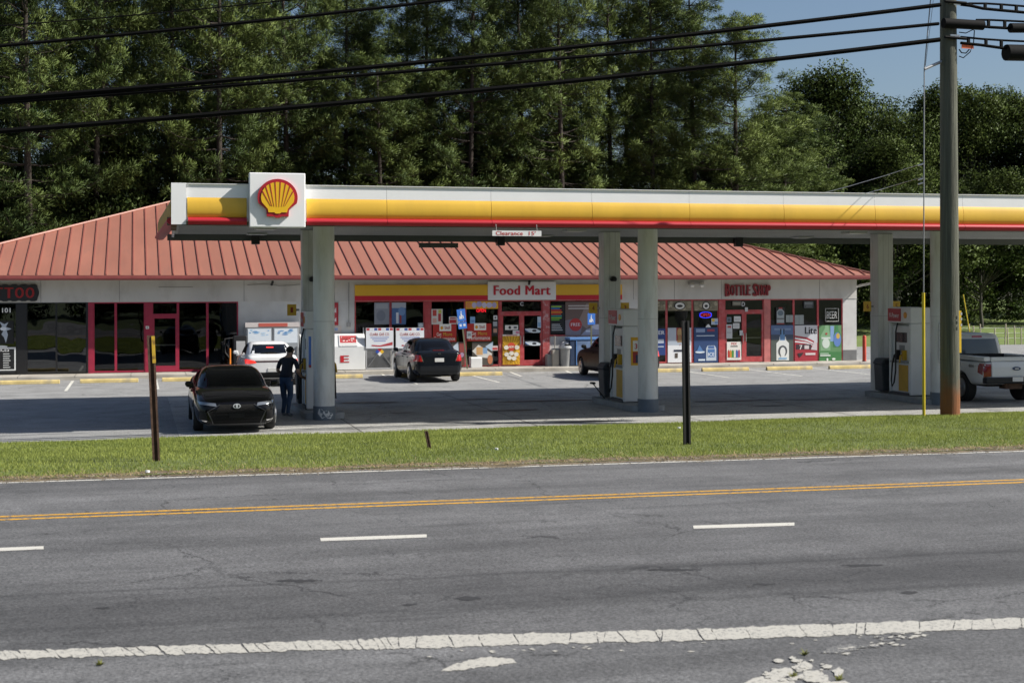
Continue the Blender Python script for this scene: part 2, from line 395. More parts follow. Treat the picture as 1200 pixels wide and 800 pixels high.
for k, pts in enumerate([
    [(516, 786), (530, 778), (552, 772), (575, 769), (600, 771), (604, 776), (585, 779), (560, 781), (538, 785)],
    [(960, 764), (978, 756), (1000, 754), (1010, 757), (998, 762), (976, 765)],
    [(1000, 752), (1018, 744), (1046, 739), (1082, 738), (1072, 746), (1052, 753), (1038, 760), (1016, 756)],
    [(872, 800), (886, 793), (905, 791), (930, 795), (933, 806), (876, 808)],
    [(893, 790), (910, 783), (925, 781), (931, 788), (918, 793)],
    [(927, 780), (942, 774), (953, 778), (950, 784), (935, 786)],
    [(933, 793), (945, 785), (958, 785), (972, 792), (969, 799), (950, 798)],
    [(975, 786), (984, 781), (990, 785), (986, 791), (978, 791)],
    [(945, 806), (966, 798), (990, 797), (1000, 803), (990, 812), (950, 812)],
    [(600, 740 + 24), (640, 757), (690, 754), (720, 755), (680, 760), (640, 766)]]):
    if k in (2, 9): continue
    px_sheet('worn_marking', jag(pts, .9, 2.8, k), worn_p if k in (2, 9, 1) else white_n, road, MZ + .0005*k)
_r = random.Random(31)
for k in range(34):
    fx, fy, fs = _r.gauss(940, 24), _r.gauss(787, 9), _r.uniform(1.0, 5.0)
    if fy < 766 or not 890 < fx < 990: continue
    px_sheet('paint_flake', jag([(fx - fs*1.5, fy), (fx - fs*.3, fy - fs*.5), (fx + fs*1.4, fy - fs*.2), (fx + fs*.8, fy + fs*.45), (fx - fs*.6, fy + fs*.5)], .5, 2.5, 100 + k), white_n, road, MZ + .0052 + .00004*k)
for k in range(26):
    fx = _r.uniform(500, 1120); fy = float(dn(fx)) + abs(_r.gauss(3, 6)) + 1; fs = _r.uniform(.6, 2.4)
    px_sheet('paint_flake', jag([(fx - fs*2, fy), (fx, fy - fs*.4), (fx + fs*2, fy), (fx, fy + fs*.4)], .3, 2.0, 200 + k), white_n, road, MZ + .0015)
for k in range(46):
    t_ = _r.random(); fx = 985 + 105*t_ + _r.gauss(0, 6); fy = 763 - 24*t_ + _r.gauss(0, 3.2); fs = _r.uniform(.6, 2.6)
    if fy < float(dn(fx)) + .5: continue
    px_sheet('paint_flake', jag([(fx - fs*2.6, fy + fs*.3), (fx - fs*.4, fy - fs*.5), (fx + fs*2.4, fy - fs*.4), (fx + fs*.6, fy + fs*.5)], .4, 2.2, 400 + k), worn_p if k % 3 == 0 else white_n, road, MZ + .0020 + .00005*k)
tar_m = M('tar_patch', (.030, .030, .031), .8)
for k, (fx, fy, fw, fh) in enumerate(((549, 700.5, 16, 2.4), (1066, 693.5, 11, 2.0), (350, 680, 30, 1.6), (790, 667, 34, 1.4), (480, 708, 9, 1.2), (1010, 662, 26, 1.5), (118, 712, 10, 1.2), (895, 684, 14, 1.3))):
    px_sheet('tar_patch', jag([(fx - fw, fy + .3), (fx - fw*.3, fy - fh), (fx + fw*.7, fy - fh*.7), (fx + fw, fy), (fx + fw*.2, fy + fh), (fx - fw*.5, fy + fh*.8)], .6, 3, 300 + k), tar_m, road, MZ - .001)
weed_m = M('weed_leaf', (.16, .17, .03), .8)
for k, (px, py) in enumerate([(942, 767), (929, 793), (115, 779), (982, 797)]):
    p = onZ(px, py, MZ); rnd = random.Random(k); s = MB()
    for i in range(26):
        a = rnd.uniform(0, 6.28); r = rnd.uniform(.01, .06); h = rnd.uniform(.01, .05); q = (p.x + math.cos(a)*r, p.y + math.sin(a)*r, MZ + h)
        s.add([(p.x + rnd.uniform(-.02, .02), p.y, MZ), (p.x + rnd.uniform(-.02, .02) + .012, p.y, MZ), q], [(0, 1, 2)])
    tag(s.build('weed', weed_m, recalc=False), ['tiny yellow green weed in the crack by the broken white arrow', 'small weed between the white paint flakes at the bottom edge', 'dry weed tuft in the asphalt crack near the bottom left corner', 'low weed at the lower right end of the white paint flakes'][k], 'weed')
# ------------------------------------------------------------------ parking stalls
stall_m = worn_paint('stall_paint', '#d8d6cc', (.2, .2, .195), .52, .62, 7)
LX = [onZ(79, 455).x, onZ(173, 452).x] 
for i in range(12):
    X = LX[0] + 2.86*i
    if i in (6,): continue
    sheet('stall_line', [(X-.05, 47.6, .004), (X+.05, 47.6, .004), (X+.05, 52.9, .004), (X-.05, 52.9, .004)], stall_m, lot)
for pa, pb in (((586, 431.5), (611, 441)), ((655, 431), (671, 438)), ((598, 433), (658, 432)), ((604, 437.8), (667, 436.2)), ((443, 436), (452, 441))):
    a_, b_ = onZ(*pa), onZ(*pb); nn = Vector((-(b_ - a_).y, (b_ - a_).x, 0)).normalized()*.05; u = Vector((0, 0, .0045 + .0003*pa[0]/100))
    sheet('access_stripe', [tuple(a_ - nn + u), tuple(b_ - nn + u), tuple(b_ + nn + u), tuple(a_ + nn + u)], stall_m, lot)
stop_m = M('yellow_concrete', (.55, .43, .18), .85, var=.25, scale=4, bump=.3, dirt=(.33, .29, .22), dscale=2.5, damt=.75)
stops = [(3, 67, 'wheel stop in front of the black framed tattoo shop window'), (97, 159, 'wheel stop in front of the two dark panes left of the magenta door'), (191, 255, 'wheel stop behind the black sedan'), (363, 424, 'wheel stop in front of the ice freezer'), (466, 528, 'wheel stop under the nose of the dark parked sedan'), (530, 587, 'wheel stop below the leaning blue parking sign'), (744, 800, 'wheel stop beside the brown parked car'), (825, 875, 'wheel stop in front of the bottle shop door'), (901, 949, 'wheel stop below the white bottle poster'), (974, 1021, 'wheel stop near the red bollard')]
for a, b_, lab in stops:
    c = onY((a+b_)/2, 440, 51.6).x
    s = MB().prism([(-.08, 0), (.08, 0), (.065, .10), (.03, .14), (-.03, .14), (-.065, .10)], lambda p, q, d: (d, 51.6 + p, q), c - .98, c + .98)
    o = s.build('wheel_stop', stop_m, bevel=.012); o.rotation_euler.z = random.Random(a).uniform(-.012, .012)
    tag(o, 'weathered yellow ' + lab, 'wheel stop', 'yellow wheel stops along the sidewalk')
# ------------------------------------------------------------------ shop building
white_w = M('white_painted_block', (.57, .57, .55), .8, var=.10, scale=1.2, bump=.25, bscale=25, dirt=(.36, .34, .31), dscale=.9, damt=.5)
fascia_m = M('white_fascia_board', (.54, .53, .50), .7, var=.10, scale=.8, dirt=(.33, .31, .28), dscale=1.1, damt=.55, stretch=(1, 1, .5))
grey_base = M('grey_base_paint', (.16, .165, .17), .8, var=.2)
red_fr = M('red_window_frame', (.42, .055, .06), .5, var=.18, scale=5, dirt=(.5, .33, .33), dscale=3.5, damt=.35)
mag_fr = M('magenta_window_frame', (.31, .017, .048), .5, var=.12, scale=5)
blk_fr = M('black_window_frame', (.012, .012, .013), .4)
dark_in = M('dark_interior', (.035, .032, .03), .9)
roof_m = M('faded_red_metal_roof', (.318, .130, .090), .5, var=.14, scale=.7, dirt=(.25, .12, .09), dscale=2.6, damt=.5, stretch=(1.6, .35, .35))
_n, _l = roof_m.node_tree.nodes, roof_m.node_tree.links; _b = _n['Principled BSDF']; _oi = _n.new('ShaderNodeObjectInfo')      # every panel has faded a little differently
_hs = _n.new('ShaderNodeHueSaturation'); _mr = _n.new('ShaderNodeMapRange'); _mr.inputs[3].default_value = .90; _mr.inputs[4].default_value = 1.08; _l.new(_oi.outputs['Random'], _mr.inputs[0]); _l.new(_mr.outputs[0], _hs.inputs['Value'])
_l.new(_b.inputs['Base Color'].links[0].from_socket, _hs.inputs['Color']); _l.new(_hs.outputs[0], _b.inputs['Base Color'])
seam_m = M('roof_seam', (.25, .08, .06), .5)
gut_m = M('red_gutter', (.27, .06, .055), .5, var=.15, scale=3)
def glass(name, tint, wavy=.004, refl=1.5):
    m = bpy.data.materials.new(name); m.use_nodes = True; MATS[name] = m
    n, l = m.node_tree.nodes, m.node_tree.links; n.remove(n['Principled BSDF'])
    tr = n.new('ShaderNodeBsdfTransparent'); tr.inputs[0].default_value = (*tint, 1)
    gl = n.new('ShaderNodeBsdfGlossy'); gl.inputs['Roughness'].default_value = .0; gl.inputs[0].default_value = (.9, .92, .95, 1)
    fr = n.new('ShaderNodeFresnel'); fr.inputs[0].default_value = refl
    mx = n.new('ShaderNodeMixShader'); l.new(fr.outputs[0], mx.inputs[0]); l.new(tr.outputs[0], mx.inputs[1]); l.new(gl.outputs[0], mx.inputs[2])
    geo = n.new('ShaderNodeNewGeometry'); no = n.new('ShaderNodeTexNoise'); no.inputs['Scale'].default_value = .9; no.inputs['Detail'].default_value = 1
    l.new(geo.outputs['Position'], no.inputs['Vector'])
    bp = n.new('ShaderNodeBump'); bp.inputs['Strength'].default_value = 1; bp.inputs['Distance'].default_value = wavy
    l.new(no.outputs['Fac'], bp.inputs['Height']); l.new(bp.outputs[0], gl.inputs['Normal'])
    l.new(mx.outputs[0], n['Material Output'].inputs['Surface']); return m
glass_m = glass('shop_glass', (.36, .37, .36), .006, 1.6)
glass_dk = glass('tinted_shop_glass', (.06, .065, .065), .010, 1.95)
XL, XR, EY, EZ, PIT, RUN = -8.72, 30.04, 53.95, 3.79, .322, 10.5
bld = empty('shop_building', (10.6, WY, 0), 'long single storey row of shops with a faded red standing seam hip roof', 'building')
def bbox(name, m, x0, x1, y0, y1, z0, z1, parent=bld, bevel=0.): return MB().box(x0, x1, y0, y1, z0, z1).build(name, m, parent, bevel=bevel)
ZT = 2.78
BX1 = WX(1003.5)
bbox('fascia_board', fascia_m, XL + .5, BX1, WY - .05, WY + .25, ZT, 3.66)
for px in (48, 140, 286, 392, 742, 790, 845, 960):
    bbox('fascia_joint', M('joint_dark', (.2, .19, .18), .9), WX(px)-.008, WX(px)+.008, WY - .054, WY - .03, ZT + .01, 3.6)  # narrow dark grey strips marking the fascia board joints
bbox('wall', white_w, WX(279.2), WX(415.5), WY, WY + .25, .15, ZT)
bbox('wall', white_w, WX(712), WX(749), WY, WY + .25, .15, ZT)
bbox('dwarf_wall', white_w, WX(643.6), WX(712), WY, WY + .25, .15, WZ(680, 393.5))
bbox('dwarf_wall', white_w, WX(416), WX(497.4), WY, WY + .25, .15, .9)
bbox('pilaster', white_w, WX(987.5), BX1, WY - .03, WY + .3, .15 + .45, ZT)
bbox('pilaster_base', grey_base, WX(987.5), BX1, WY - .032, WY + .3, .15, .6)
bbox('wall', white_w, BX1 - .25, BX1, WY + .3, WY + 17.4, .1, 3.66)
bbox('wall', white_w, XL + .5, XL + .75, WY + .3, WY + 17.4, .1, 3.66)
bbox('wall', white_w, XL + .5, BX1, WY + 17.4, WY + 17.65, .1, 3.66)
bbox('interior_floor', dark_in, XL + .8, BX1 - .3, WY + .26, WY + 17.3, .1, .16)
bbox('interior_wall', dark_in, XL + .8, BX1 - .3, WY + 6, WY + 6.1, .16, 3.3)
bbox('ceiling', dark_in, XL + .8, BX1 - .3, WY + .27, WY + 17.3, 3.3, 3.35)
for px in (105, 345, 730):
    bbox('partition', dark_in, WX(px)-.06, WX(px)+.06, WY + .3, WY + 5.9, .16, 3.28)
# roof
def slope_pt(x, s, up=0.): return (x, EY + s, EZ + PIT*s + up)
rf = bbox('roof', gut_m, XL + .02, XR - .02, EY, EY + .03, EZ - .2, EZ - .005)
def smax(x): return max(0.001, min(x - XL, XR - x, RUN))
proto_panel = None; npan = 81; pw = (XR - XL)/npan
for i in range(npan):
    x0, x1 = XL + i*pw, XL + (i+1)*pw
    full = smax(x0) >= RUN - 1e-6 and smax(x1) >= RUN - 1e-6
    if full and proto_panel is not None:
        o = bpy.data.objects.new('roof_panel', proto_panel.data); COL.objects.link(o); o.parent = rf
        o.location = proto_panel.location + Vector((x0 - proto_x, 0, 0)); continue
    s = MB(); a, b_ = smax(x0), smax(x1)
    pl = [slope_pt(x0, -.06), slope_pt(x1, -.06), slope_pt(x1, b_), slope_pt(x0, a)]
    lo = [(x, y, z - .02) for x, y, z in pl]
    s.add(pl + lo, [(0, 1, 2, 3), (7, 6, 5, 4), (0, 4, 5, 1), (1, 5, 6, 2), (2, 6, 7, 3), (3, 7, 4, 0)], roof_m)
    w, h = .022, .045
    q = [slope_pt(x0 - w, -.06, 0), slope_pt(x0 + w, -.06, 0), slope_pt(x0 + w, -.06, h), slope_pt(x0 - w, -.06, h)]
    q2 = [slope_pt(x0 - w, a, 0), slope_pt(x0 + w, a, 0), slope_pt(x0 + w, a, h), slope_pt(x0 - w, a, h)]
    s.add(q + q2, [(3, 2, 1, 0), (4, 5, 6, 7), (2, 3, 7, 6), (1, 2, 6, 5), (3, 0, 4, 7)], seam_m)
    o = s.build('roof_panel', None, rf, recalc=True)
    if full and proto_panel is None: proto_panel = o; proto_x = x0
Y2 = EY + 2*RUN
MB().add([slope_pt(XL, 0), (XL, Y2, EZ), (XL + RUN, EY + RUN, EZ + PIT*RUN)], [(0, 1, 2)]).build('roof_end_slope', roof_m, rf, recalc=False)
MB().add([slope_pt(XR, 0), (XR - RUN, EY + RUN, EZ + PIT*RUN), (XR, Y2, EZ)], [(0, 1, 2)]).build('roof_end_slope', roof_m, rf, recalc=False)
MB().add([(XL, Y2, EZ), (XR, Y2, EZ), (XR - RUN, EY + RUN, EZ + PIT*RUN), (XL + RUN, EY + RUN, EZ + PIT*RUN)], [(0, 1, 2, 3)]).build('roof_rear_slope', roof_m, rf, recalc=False)
for a, b_ in ((slope_pt(XL, 0, .03), slope_pt(XL + RUN, RUN, .03)), (slope_pt(XR, 0, .03), slope_pt(XR - RUN, RUN, .03)), (slope_pt(XL + RUN, RUN, .03), slope_pt(XR - RUN, RUN, .03))):
    MB().tube([a, b_], .06, 6).build('ridge_cap', roof_m, rf)
gp = MB().prism([(0, 0), (.11, 0), (.13, .06), (.13, .15), (.115, .15), (.1, .02), (0, .02)], lambda p, q, d: (d, EY - p, EZ - .19 + q), XL - .02, XR + .05)
gp.build('gutter', gut_m, rf)
bbox('soffit', M('tan_soffit', (.42, .38, .31), .8, var=.1), XL + .05, XR - .05, EY + .03, WY - .05, EZ - .2, EZ - .17, rf)
bbox('soffit', M('tan_soffit', 0), BX1, XR - .05, WY - .05, Y2 - .1, EZ - .2, EZ - .17, rf)
MB().tube([(BX1 + .3, EY + .1, 3.55), (BX1 + .27, EY + .2, 3.42), (BX1 + .10, EY + .8, 3.33), (BX1 + .07, WY + .3, 3.25), (BX1 + .07, WY + .5, 3.0), (BX1 + .07, WY + .5, .3)], .05, 8).build('downspout', white_w, bld, smooth=True)
# storefronts
FY0, FY1 = WY - .02, WY + .06
def bar(s, x0, x1, z0, z1, pr=0.): s.box(x0, x1, FY0 - pr, FY1, z0, z1)
def window(p0, p1, z0, z1, fm, gm, t=.045, tilt=0.):
    x0, x1 = WX(p0), WX(p1); s = MB()
    bar(s, x0, x0 + t, z0, z1); bar(s, x1 - t, x1, z0, z1); bar(s, x0 + t, x1 - t, z0, z0 + t*1.4); bar(s, x0 + t, x1 - t, z1 - t, z1)
    w = s.build('window', fm, bld)
    g = MB(); yy = WY + .02; dz = (z1 - z0)*math.tan(tilt)
    pts = [(x0 + t*.6, yy + dz, z0 + t), (x1 - t*.6, yy + dz, z0 + t), (x1 - t*.6, yy, z1 - t*.6), (x0 + t*.6, yy, z1 - t*.6)]
    g.add(pts, [(0, 1, 2, 3)]); g.build('pane', gm, w, recalc=False)
    return w
def post(p0, p1, fm, z0=.15, z1=ZT, pr=.02): return bbox('post', fm, WX(p0), WX(p1), WY - .02 - pr, WY + .08, z0, z1)
hand_m = M('brushed_steel', (.55, .55, .55), .35, 1.)
def door(p0, p1, z1, fm, gm, hinge_left, st=.10):
    x0, x1 = WX(p0), WX(p1); z0 = .17; s = MB()
    bar(s, x0, x0 + st, z0, z1, .01); bar(s, x1 - st, x1, z0, z1, .01); bar(s, x0 + st, x1 - st, z0, z0 + .22, .01); bar(s, x0 + st, x1 - st, z1 - .11, z1, .01)
    d = s.build('door', fm, bld)
    MB().add([(x0 + st, WY + .02, z0 + .22), (x1 - st, WY + .02, z0 + .22), (x1 - st, WY + .02, z1 - .11), (x0 + st, WY + .02, z1 - .11)], [(0, 1, 2, 3)]).build('pane', gm, d, recalc=False)
    hx = x1 - st*.6 if hinge_left else x0 + st*.6
    MB().tube([(hx, WY - .03, 1.0), (hx, WY - .09, 1.02), (hx, WY - .09, 1.35), (hx, WY - .03, 1.37)], .016, 6).build('handle', hand_m, d)
    MB().box(x0 + st, x1 - st, WY + .04, WY + .07, 1.14, 1.19).build('push_bar', hand_m, d)
    return d
DT = WZ(590, 368.5)
def transom(p0, p1, fm, gm): return window(p0, p1, DT + .06, ZT, fm, gm)
# tattoo shop, black frames
window(-95, -42, .17, ZT, blk_fr, glass_dk); post(-42, -36, blk_fr); window(-36, 20, .17, ZT, blk_fr, glass_dk)
post(20, 31, blk_fr); window(31, 66, .17, ZT, blk_fr, glass_dk, .03, R(.25)); window(66, 101.5, .17, ZT, blk_fr, glass_dk, .03, R(.15)); post(101.5, 103.4, blk_fr)
# empty shop, magenta frames
post(103.4, 109.2, mag_fr); window(109.2, 135.6, .17, ZT, mag_fr, glass_m); window(135.6, 170, .17, ZT, mag_fr, glass_m)
post(170, 178, mag_fr); transom(178, 208.5, mag_fr, glass_m); door(178, 208.5, DT + .06, mag_fr, glass_m, False, .09)
window(208.5, 243, .17, ZT, mag_fr, glass_m); window(243, 279, .17, ZT, mag_fr, glass_m)
# food mart
window(415.6, 457.6, .9, ZT, red_fr, glass_m); window(457.6, 497.4, .9, ZT, red_fr, glass_m); post(497.4, 504.4, red_fr)
window(504.4, 545.2, .17, ZT, red_fr, glass_m); window(545.2, 585, .17, ZT, red_fr, glass_m); post(585, 586.6, red_fr)
transom(586.6, 635.6, red_fr, glass_m); door(586.6, 611.2, DT + .06, red_fr, glass_m, True); door(611.2, 635.6, DT + .06, red_fr, glass_m, False)
post(635.6, 643.6, M('peeling_red_frame', (.42, .08, .08), .6, dirt=(.55, .45, .45), dscale=6, damt=1.), pr=.04)
window(643.6, 712, WZ(680, 393.5), ZT, red_fr, glass_m)
# bottle shop
window(749, 781, .17, ZT, red_fr, glass_m); window(781, 811.2, .17, ZT, red_fr, glass_m); window(811.2, 842, .17, ZT, red_fr, glass_m); post(842, 848.8, red_fr, pr=.04)
transom(848.8, 895, red_fr, glass_m); door(848.8, 871.8, DT + .06, red_fr, glass_m, True); door(871.8, 895, DT + .06, red_fr, glass_m, False)
post(895, 902, M('pale_red_frame', (.5, .16, .15), .6, var=.2, scale=4), pr=.04)
window(902, 930, .17, ZT, red_fr, glass_m); window(930, 958.4, .17, ZT, red_fr, glass_m); window(958.4, 987.5, .17, ZT, red_fr, glass_m)
# ------------------------------------------------------------------ signs on the shops
flat = lambda c, r=.55: M('print_' + c.lstrip('#'), c, r)
band = empty('sign_band', (WX(565), WY, 2.8), 'yellow and red band sign across the food mart front', 'sign')
def zpx(px, py): return WZ(px, py)
bx0, bx1 = WX(415.5), WX(728)
sx0, sx1 = WX(571), WX(650.5)
for a, b_ in ((bx0, sx0), (sx1, bx1)):
    MB().box(a, b_, WY - .12, WY - .052, 2.98, 3.40).build('yellow_panel', M('band_yellow', (.72, .42, .03), .4, var=.06, scale=.6), band)
    MB().box(a, b_, WY - .125, WY - .052, 2.79, 2.98).build('red_panel', M('band_red', (.52, .012, .03), .4), band)
fm = empty('food_mart_sign', ((sx0+sx1)/2, WY, 2.8), 'white sign board with red Food Mart lettering above the shop door', 'sign')
MB().box(sx0, sx1, WY - .15, WY - .051, 2.80, 3.52).build('board', M('sign_white', (.74, .74, .73), .45), fm, bevel=.01)
put_text(MB(), 'Food Mart', WX(577.5), WX(644), 2.99, 3.36, XZ, WY - .172, None, .034, .02).build('lettering', M('sign_red', (.50, .012, .03), .4), fm, recalc=False)
bs = empty('bottle_shop_sign', (WX(875), WY, 2.9), 'dark red raised letters spelling Bottle Shop over the bottle shop door', 'sign')
L_ = 'BOTTLE SHOP'; widths = [1.15, .95, .95, .9, .8, .85, .45, 1.1, 1, .95, .95]; tot = sum(widths); x = WX(848.5); full = WX(902) - x
for ch, w in zip(L_, widths):
    ww = full*w/tot
    if ch != ' ':
        hi = w > 1
        put_text(MB(), ch, x + ww*.06, x + ww*.97, 2.90 if hi else 2.93, 3.42 if hi else 3.37, XZ, WY - .15, None, .05, .10).build('letter', M('letter_dark_red', (.22, .008, .016), .4), bs, recalc=False)
    x += ww
ts = empty('tattoo_sign', (WX(15), WY, 2.85), 'black cloud shaped sign with red tattoo lettering at the left edge', 'sign')
s = MB(); z0, z1 = zpx(20, 353), zpx(20, 333)
pts = []
xs = [-38, -27, -16, -5, 6, 17, 28, 39]
for p in xs: pts += [(WX(p-4.5), z1 - .03), (WX(p-2), z1), (WX(p+2), z1), (WX(p+4.5), z1 - .03)]
pts += [(WX(46), (z0+z1)/2 + .04), (WX(46), (z0+z1)/2 - .04)]
for p in xs[::-1]: pts += [(WX(p+4.5), z0 + .03), (WX(p+2), z0), (WX(p-2), z0), (WX(p-4.5), z0 + .03)]
s.prism(pts, XZ, WY - .14, WY - .052).build('backing', M('sign_black', (.012, .012, .014), .5), ts)
for k, ch in enumerate('TATTOO'):
    c = 35.5 - 12.3*(5 - k)
    put_text(MB(), ch, WX(c - 5.2), WX(c + 5.2), z0 + .12, z1 - .12, XZ, WY - .165, None, .05, .024).build('letter', M('letter_red', (.30, .010, .012), .45), ts, recalc=False)
# small fittings on the fascia
grey_pl = M('grey_fitting', (.30, .30, .29), .6)
fl = empty('flood_light', (WX(815), WY - .3, 3.35), 'twin head flood light under the eave left of the bottle shop letters', 'flood light')
MB().box(WX(806), WX(824), WY - .12, WY - .055, 3.42, 3.52).build('bracket', grey_pl, fl)
for c in (806.5, 818): MB().lathe([(.03, -.06), (.09, 0), (.10, .12), (.085, .13)], (WX(c), WY - .28, 3.36), 12, 'x').build('lamp_head', M('aluminium', (.6, .6, .58), .4, .6), fl, smooth=True)
for px, lab in ((319, 'small dark wall camera under the eave left of the pump columns'), (619, 'small dark wall camera above the Food Mart lettering')):
    s = MB().box(WX(px)-.04, WX(px)+.04, WY - .25, WY - .16, 3.50, 3.57); s.tube([(WX(px), WY - .2, 3.5), (WX(px)-.05, WY - .32, 3.42)], .05, 8)
    tag(s.build('security_camera', M('camera_black', (.015, .015, .016), .4)), lab, 'camera')
cond = MB(); cx = WX(408.5); cond.tube([(cx, WY - .075, 3.5), (cx, WY - .075, 1.95)], .018, 6); cond.box(cx - .07, cx + .07, WY - .1, WY - .002, 1.78, 1.95)
tag(cond.build('conduit', grey_pl), 'thin grey conduit with a switch box on the white wall above the ice freezer', 'conduit')
MB_c = MB().tube([(WX(186), WY - .07, 3.33), (WX(226), WY - .07, 3.33)], .012, 5)
tag(MB_c.build('cable_run', grey_pl), 'short horizontal cable on the white fascia above the magenta door', 'cable')
MB_c = MB().tube([(WX(290), WY - .07, 3.4), (WX(310), WY - .07, 3.44), (WX(330), WY - .07, 3.36), (WX(352), WY - .07, 3.42)], .012, 5)
tag(MB_c.build('cable_run', grey_pl), 'sagging cable on the white fascia beside the left pump columns', 'cable')
# ------------------------------------------------------------------ posters, decals and neon on the glass
PY = WY - .045
def poster(name, label, rect, bg, shapes=(), cat='poster', dy=0., group=None):
    """rect in picture pixels on the shop wall; shapes in 0..1 of the sheet"""
    p0, q0, p1, q1 = rect; x0, x1 = WX(p0), WX(p1); pm = (p0+p1)/2; z0, z1 = zpx(pm, q1), zpx(pm, q0)
    s = MB(); y = PY + dy
    s.box(x0, x1, y, y + .006, z0, z1, flat(bg))
    U = lambda u: x0 + u*(x1-x0); V = lambda v: z0 + v*(z1-z0)
    for k, sh in enumerate(shapes):
        d = y - .0015*(k+1)
        if sh[0] == 'r': s.add([XZ(U(sh[1]), V(sh[2]), d), XZ(U(sh[3]), V(sh[2]), d), XZ(U(sh[3]), V(sh[4]), d), XZ(U(sh[1]), V(sh[4]), d)], [(0, 1, 2, 3)], flat(sh[5]))
        elif sh[0] == 'e':
            e = ellipse(sh[1], sh[2], sh[3], sh[4], 18); s.add([XZ(U(a), V(b_), d) for a, b_ in e], [tuple(range(18))], flat(sh[5]))
        elif sh[0] == 'p': s.add([XZ(U(a), V(b_), d) for a, b_ in sh[1]], [tuple(range(len(sh[1])))], flat(sh[2]))
        elif sh[0] == 't': put_text(s, sh[1], U(sh[2]), U(sh[4]), V(sh[3]), V(sh[5]), XZ, d, flat(sh[6]), sh[7] if len(sh) > 7 else .02)
    o = s.build(name, None, recalc=False); return tag(o, label, cat, group)
W_, RD, YL, NV, BK = '#e4e4df', '#b3202a', '#e8b72c', '#1d3a78', '#16171a'
rnd = random.Random(3)
def rows(n, u0, v0, u1, v1, col, fill=.5):
    return [('r', u0, v0 + (v1-v0)*(i + .5 - fill/2)/n, u0 + (u1-u0)*rnd.uniform(.7, 1), v0 + (v1-v0)*(i + .5 + fill/2)/n, col) for i in range(n)]
poster('window_lettering', 'white 101 street number on the dark tattoo shop glass', (2, 360.5, 13, 366.5), '#101112', [('t', '101', .05, .05, .95, .95, W_)], 'lettering', 0)
poster('window_decal', 'white bird and blossom decal on the dark tattoo shop glass', (-8, 376, 16, 403), '#101112', [('p', [(.3, .98), (.55, .86), (.75, .95), (.62, .74), (.9, .66), (.66, .58), (.72, .4), (.62, .05), (.52, .3), (.4, .42), (.5, .58), (.3, .66), (.44, .76)], '#aab4c0'), ('e', .5, .66, .16, .08, '#d5dbe2')], 'decal', 0)
poster('window_decal', 'white price list frame on the dark tattoo shop glass', (-16, 406, 19.5, 435), '#101112', [('r', .03, .03, .97, .97, '#cfd2d2'), ('r', .08, .08, .92, .9, '#131416'), ('t', 'PRICES', .25, .8, .75, .95, '#d8d8d8'), ('e', .5, 1.0, .2, .05, '#cfd2d2')] + rows(7, .2, .12, .45, .75, '#b9bcbc', .4) + rows(7, .55, .12, .8, .75, '#b9bcbc', .4), 'decal', 0)
poster('number_plate', 'small white number plate on the magenta door post', (170.8, 382, 174.6, 385.2), W_, [('r', .2, .3, .8, .7, '#555555')], 'number', -.03)
poster('poster', 'pale grey advert behind the left food mart window', (438.5, 354.5, 456, 380), '#8e939b', [('e', .45, .4, .3, .25, '#7b818c'), ('r', .1, .72, .9, .95, '#a3a7ad')])
poster('poster', 'blue advert with white and red packs in the food mart window', (459, 354.5, 475.5, 380), '#4f6f9c', [('r', 0, .75, 1, 1, '#a9b0b8'), ('r', .3, .05, .48, .55, '#d9dde0'), ('r', .55, .05, .68, .6, '#a8413a'), ('e', .7, .6, .25, .2, '#6f8fb8')])
poster('window_decal', 'round pale decal above the propane cage at the window corner', (489.5, 378, 496, 384), '#8a97a0', [('e', .5, .5, .4, .4, '#c3d0d8')], 'decal')
poster('poster', 'white advert with red products high in the window above the red performance poster', (505.5, 362, 518.5, 380), '#cfcfc8', [('r', .1, .55, .45, .95, '#b8453c'), ('r', .6, .2, .85, .7, '#b23a38'), ('r', .62, .72, .9, .95, '#b9bd4a'), ('r', .1, .1, .45, .4, '#d4a69a')])
def perf(rect, lab, cut):
    sh = [('r', .28, .62, .78, 1.02, '#e7e6df'), ('e', .38, .8, .06, .1, '#dd9c22'), ('t', 'Shell', .5, .72, .72, .9, '#a33327'), ('t', 'Get', .16, .34, .36, .54, '#e6e0da', .012), ('t', 'More', .44, .34, .82, .54, '#c9a53c', .012), ('t', 'Performance', .06, .08, .94, .30, '#e6e0da', .012)]
    poster('poster', lab, rect, '#b02a22', sh)
perf((507, 380, 534.5, 400.5), 'red Get More Performance poster nearer the wide red post', 0)
perf((547.5, 379, 575.5, 399.5), 'red Get More Performance poster behind the leaning blue parking sign', 0)
poster('notice', 'small red and white notice at the window top beside the price notice', (526, 371, 534.8, 379.5), W_, [('r', .05, .1, .95, .6, '#b22f33'), ('r', .1, .7, .9, .9, '#993333')], 'notice', -.004)
poster('notice', 'white price notice with dark figures left of the leaning sign', (535.2, 372.5, 543.3, 380), '#d6d6d0', [('t', '5c', .3, .2, .9, .8, '#22262c', .04)], 'notice')
poster('poster', 'yellow strip poster with purple lottery balls along the window top', (545.5, 353, 583.5, 361.8), '#e0ad25', [('e', .1, .5, .09, .4, '#d58a4a')] + [('e', .26 + i*.155, .5 + (.12 if i == 1 else 0), .07 + (.02 if i in (1, 3) else 0), .38, ['#b9b4cf', '#a79fc6', '#c8c4d8'][i % 3]) for i in range(5)])
poster('notice', 'small blue notice beside the leaning parking sign', (550.8, 371, 556.5, 379), '#7fa7cf', [('r', .2, .2, .8, .5, '#5c86b8')], 'notice')
poster('notice', 'white notice left of the lower lettering of the second red poster', (546.8, 388, 552.6, 396.5), '#d4d8da', [('r', .2, .3, .8, .7, '#9aa2a8')], 'notice', -.006)
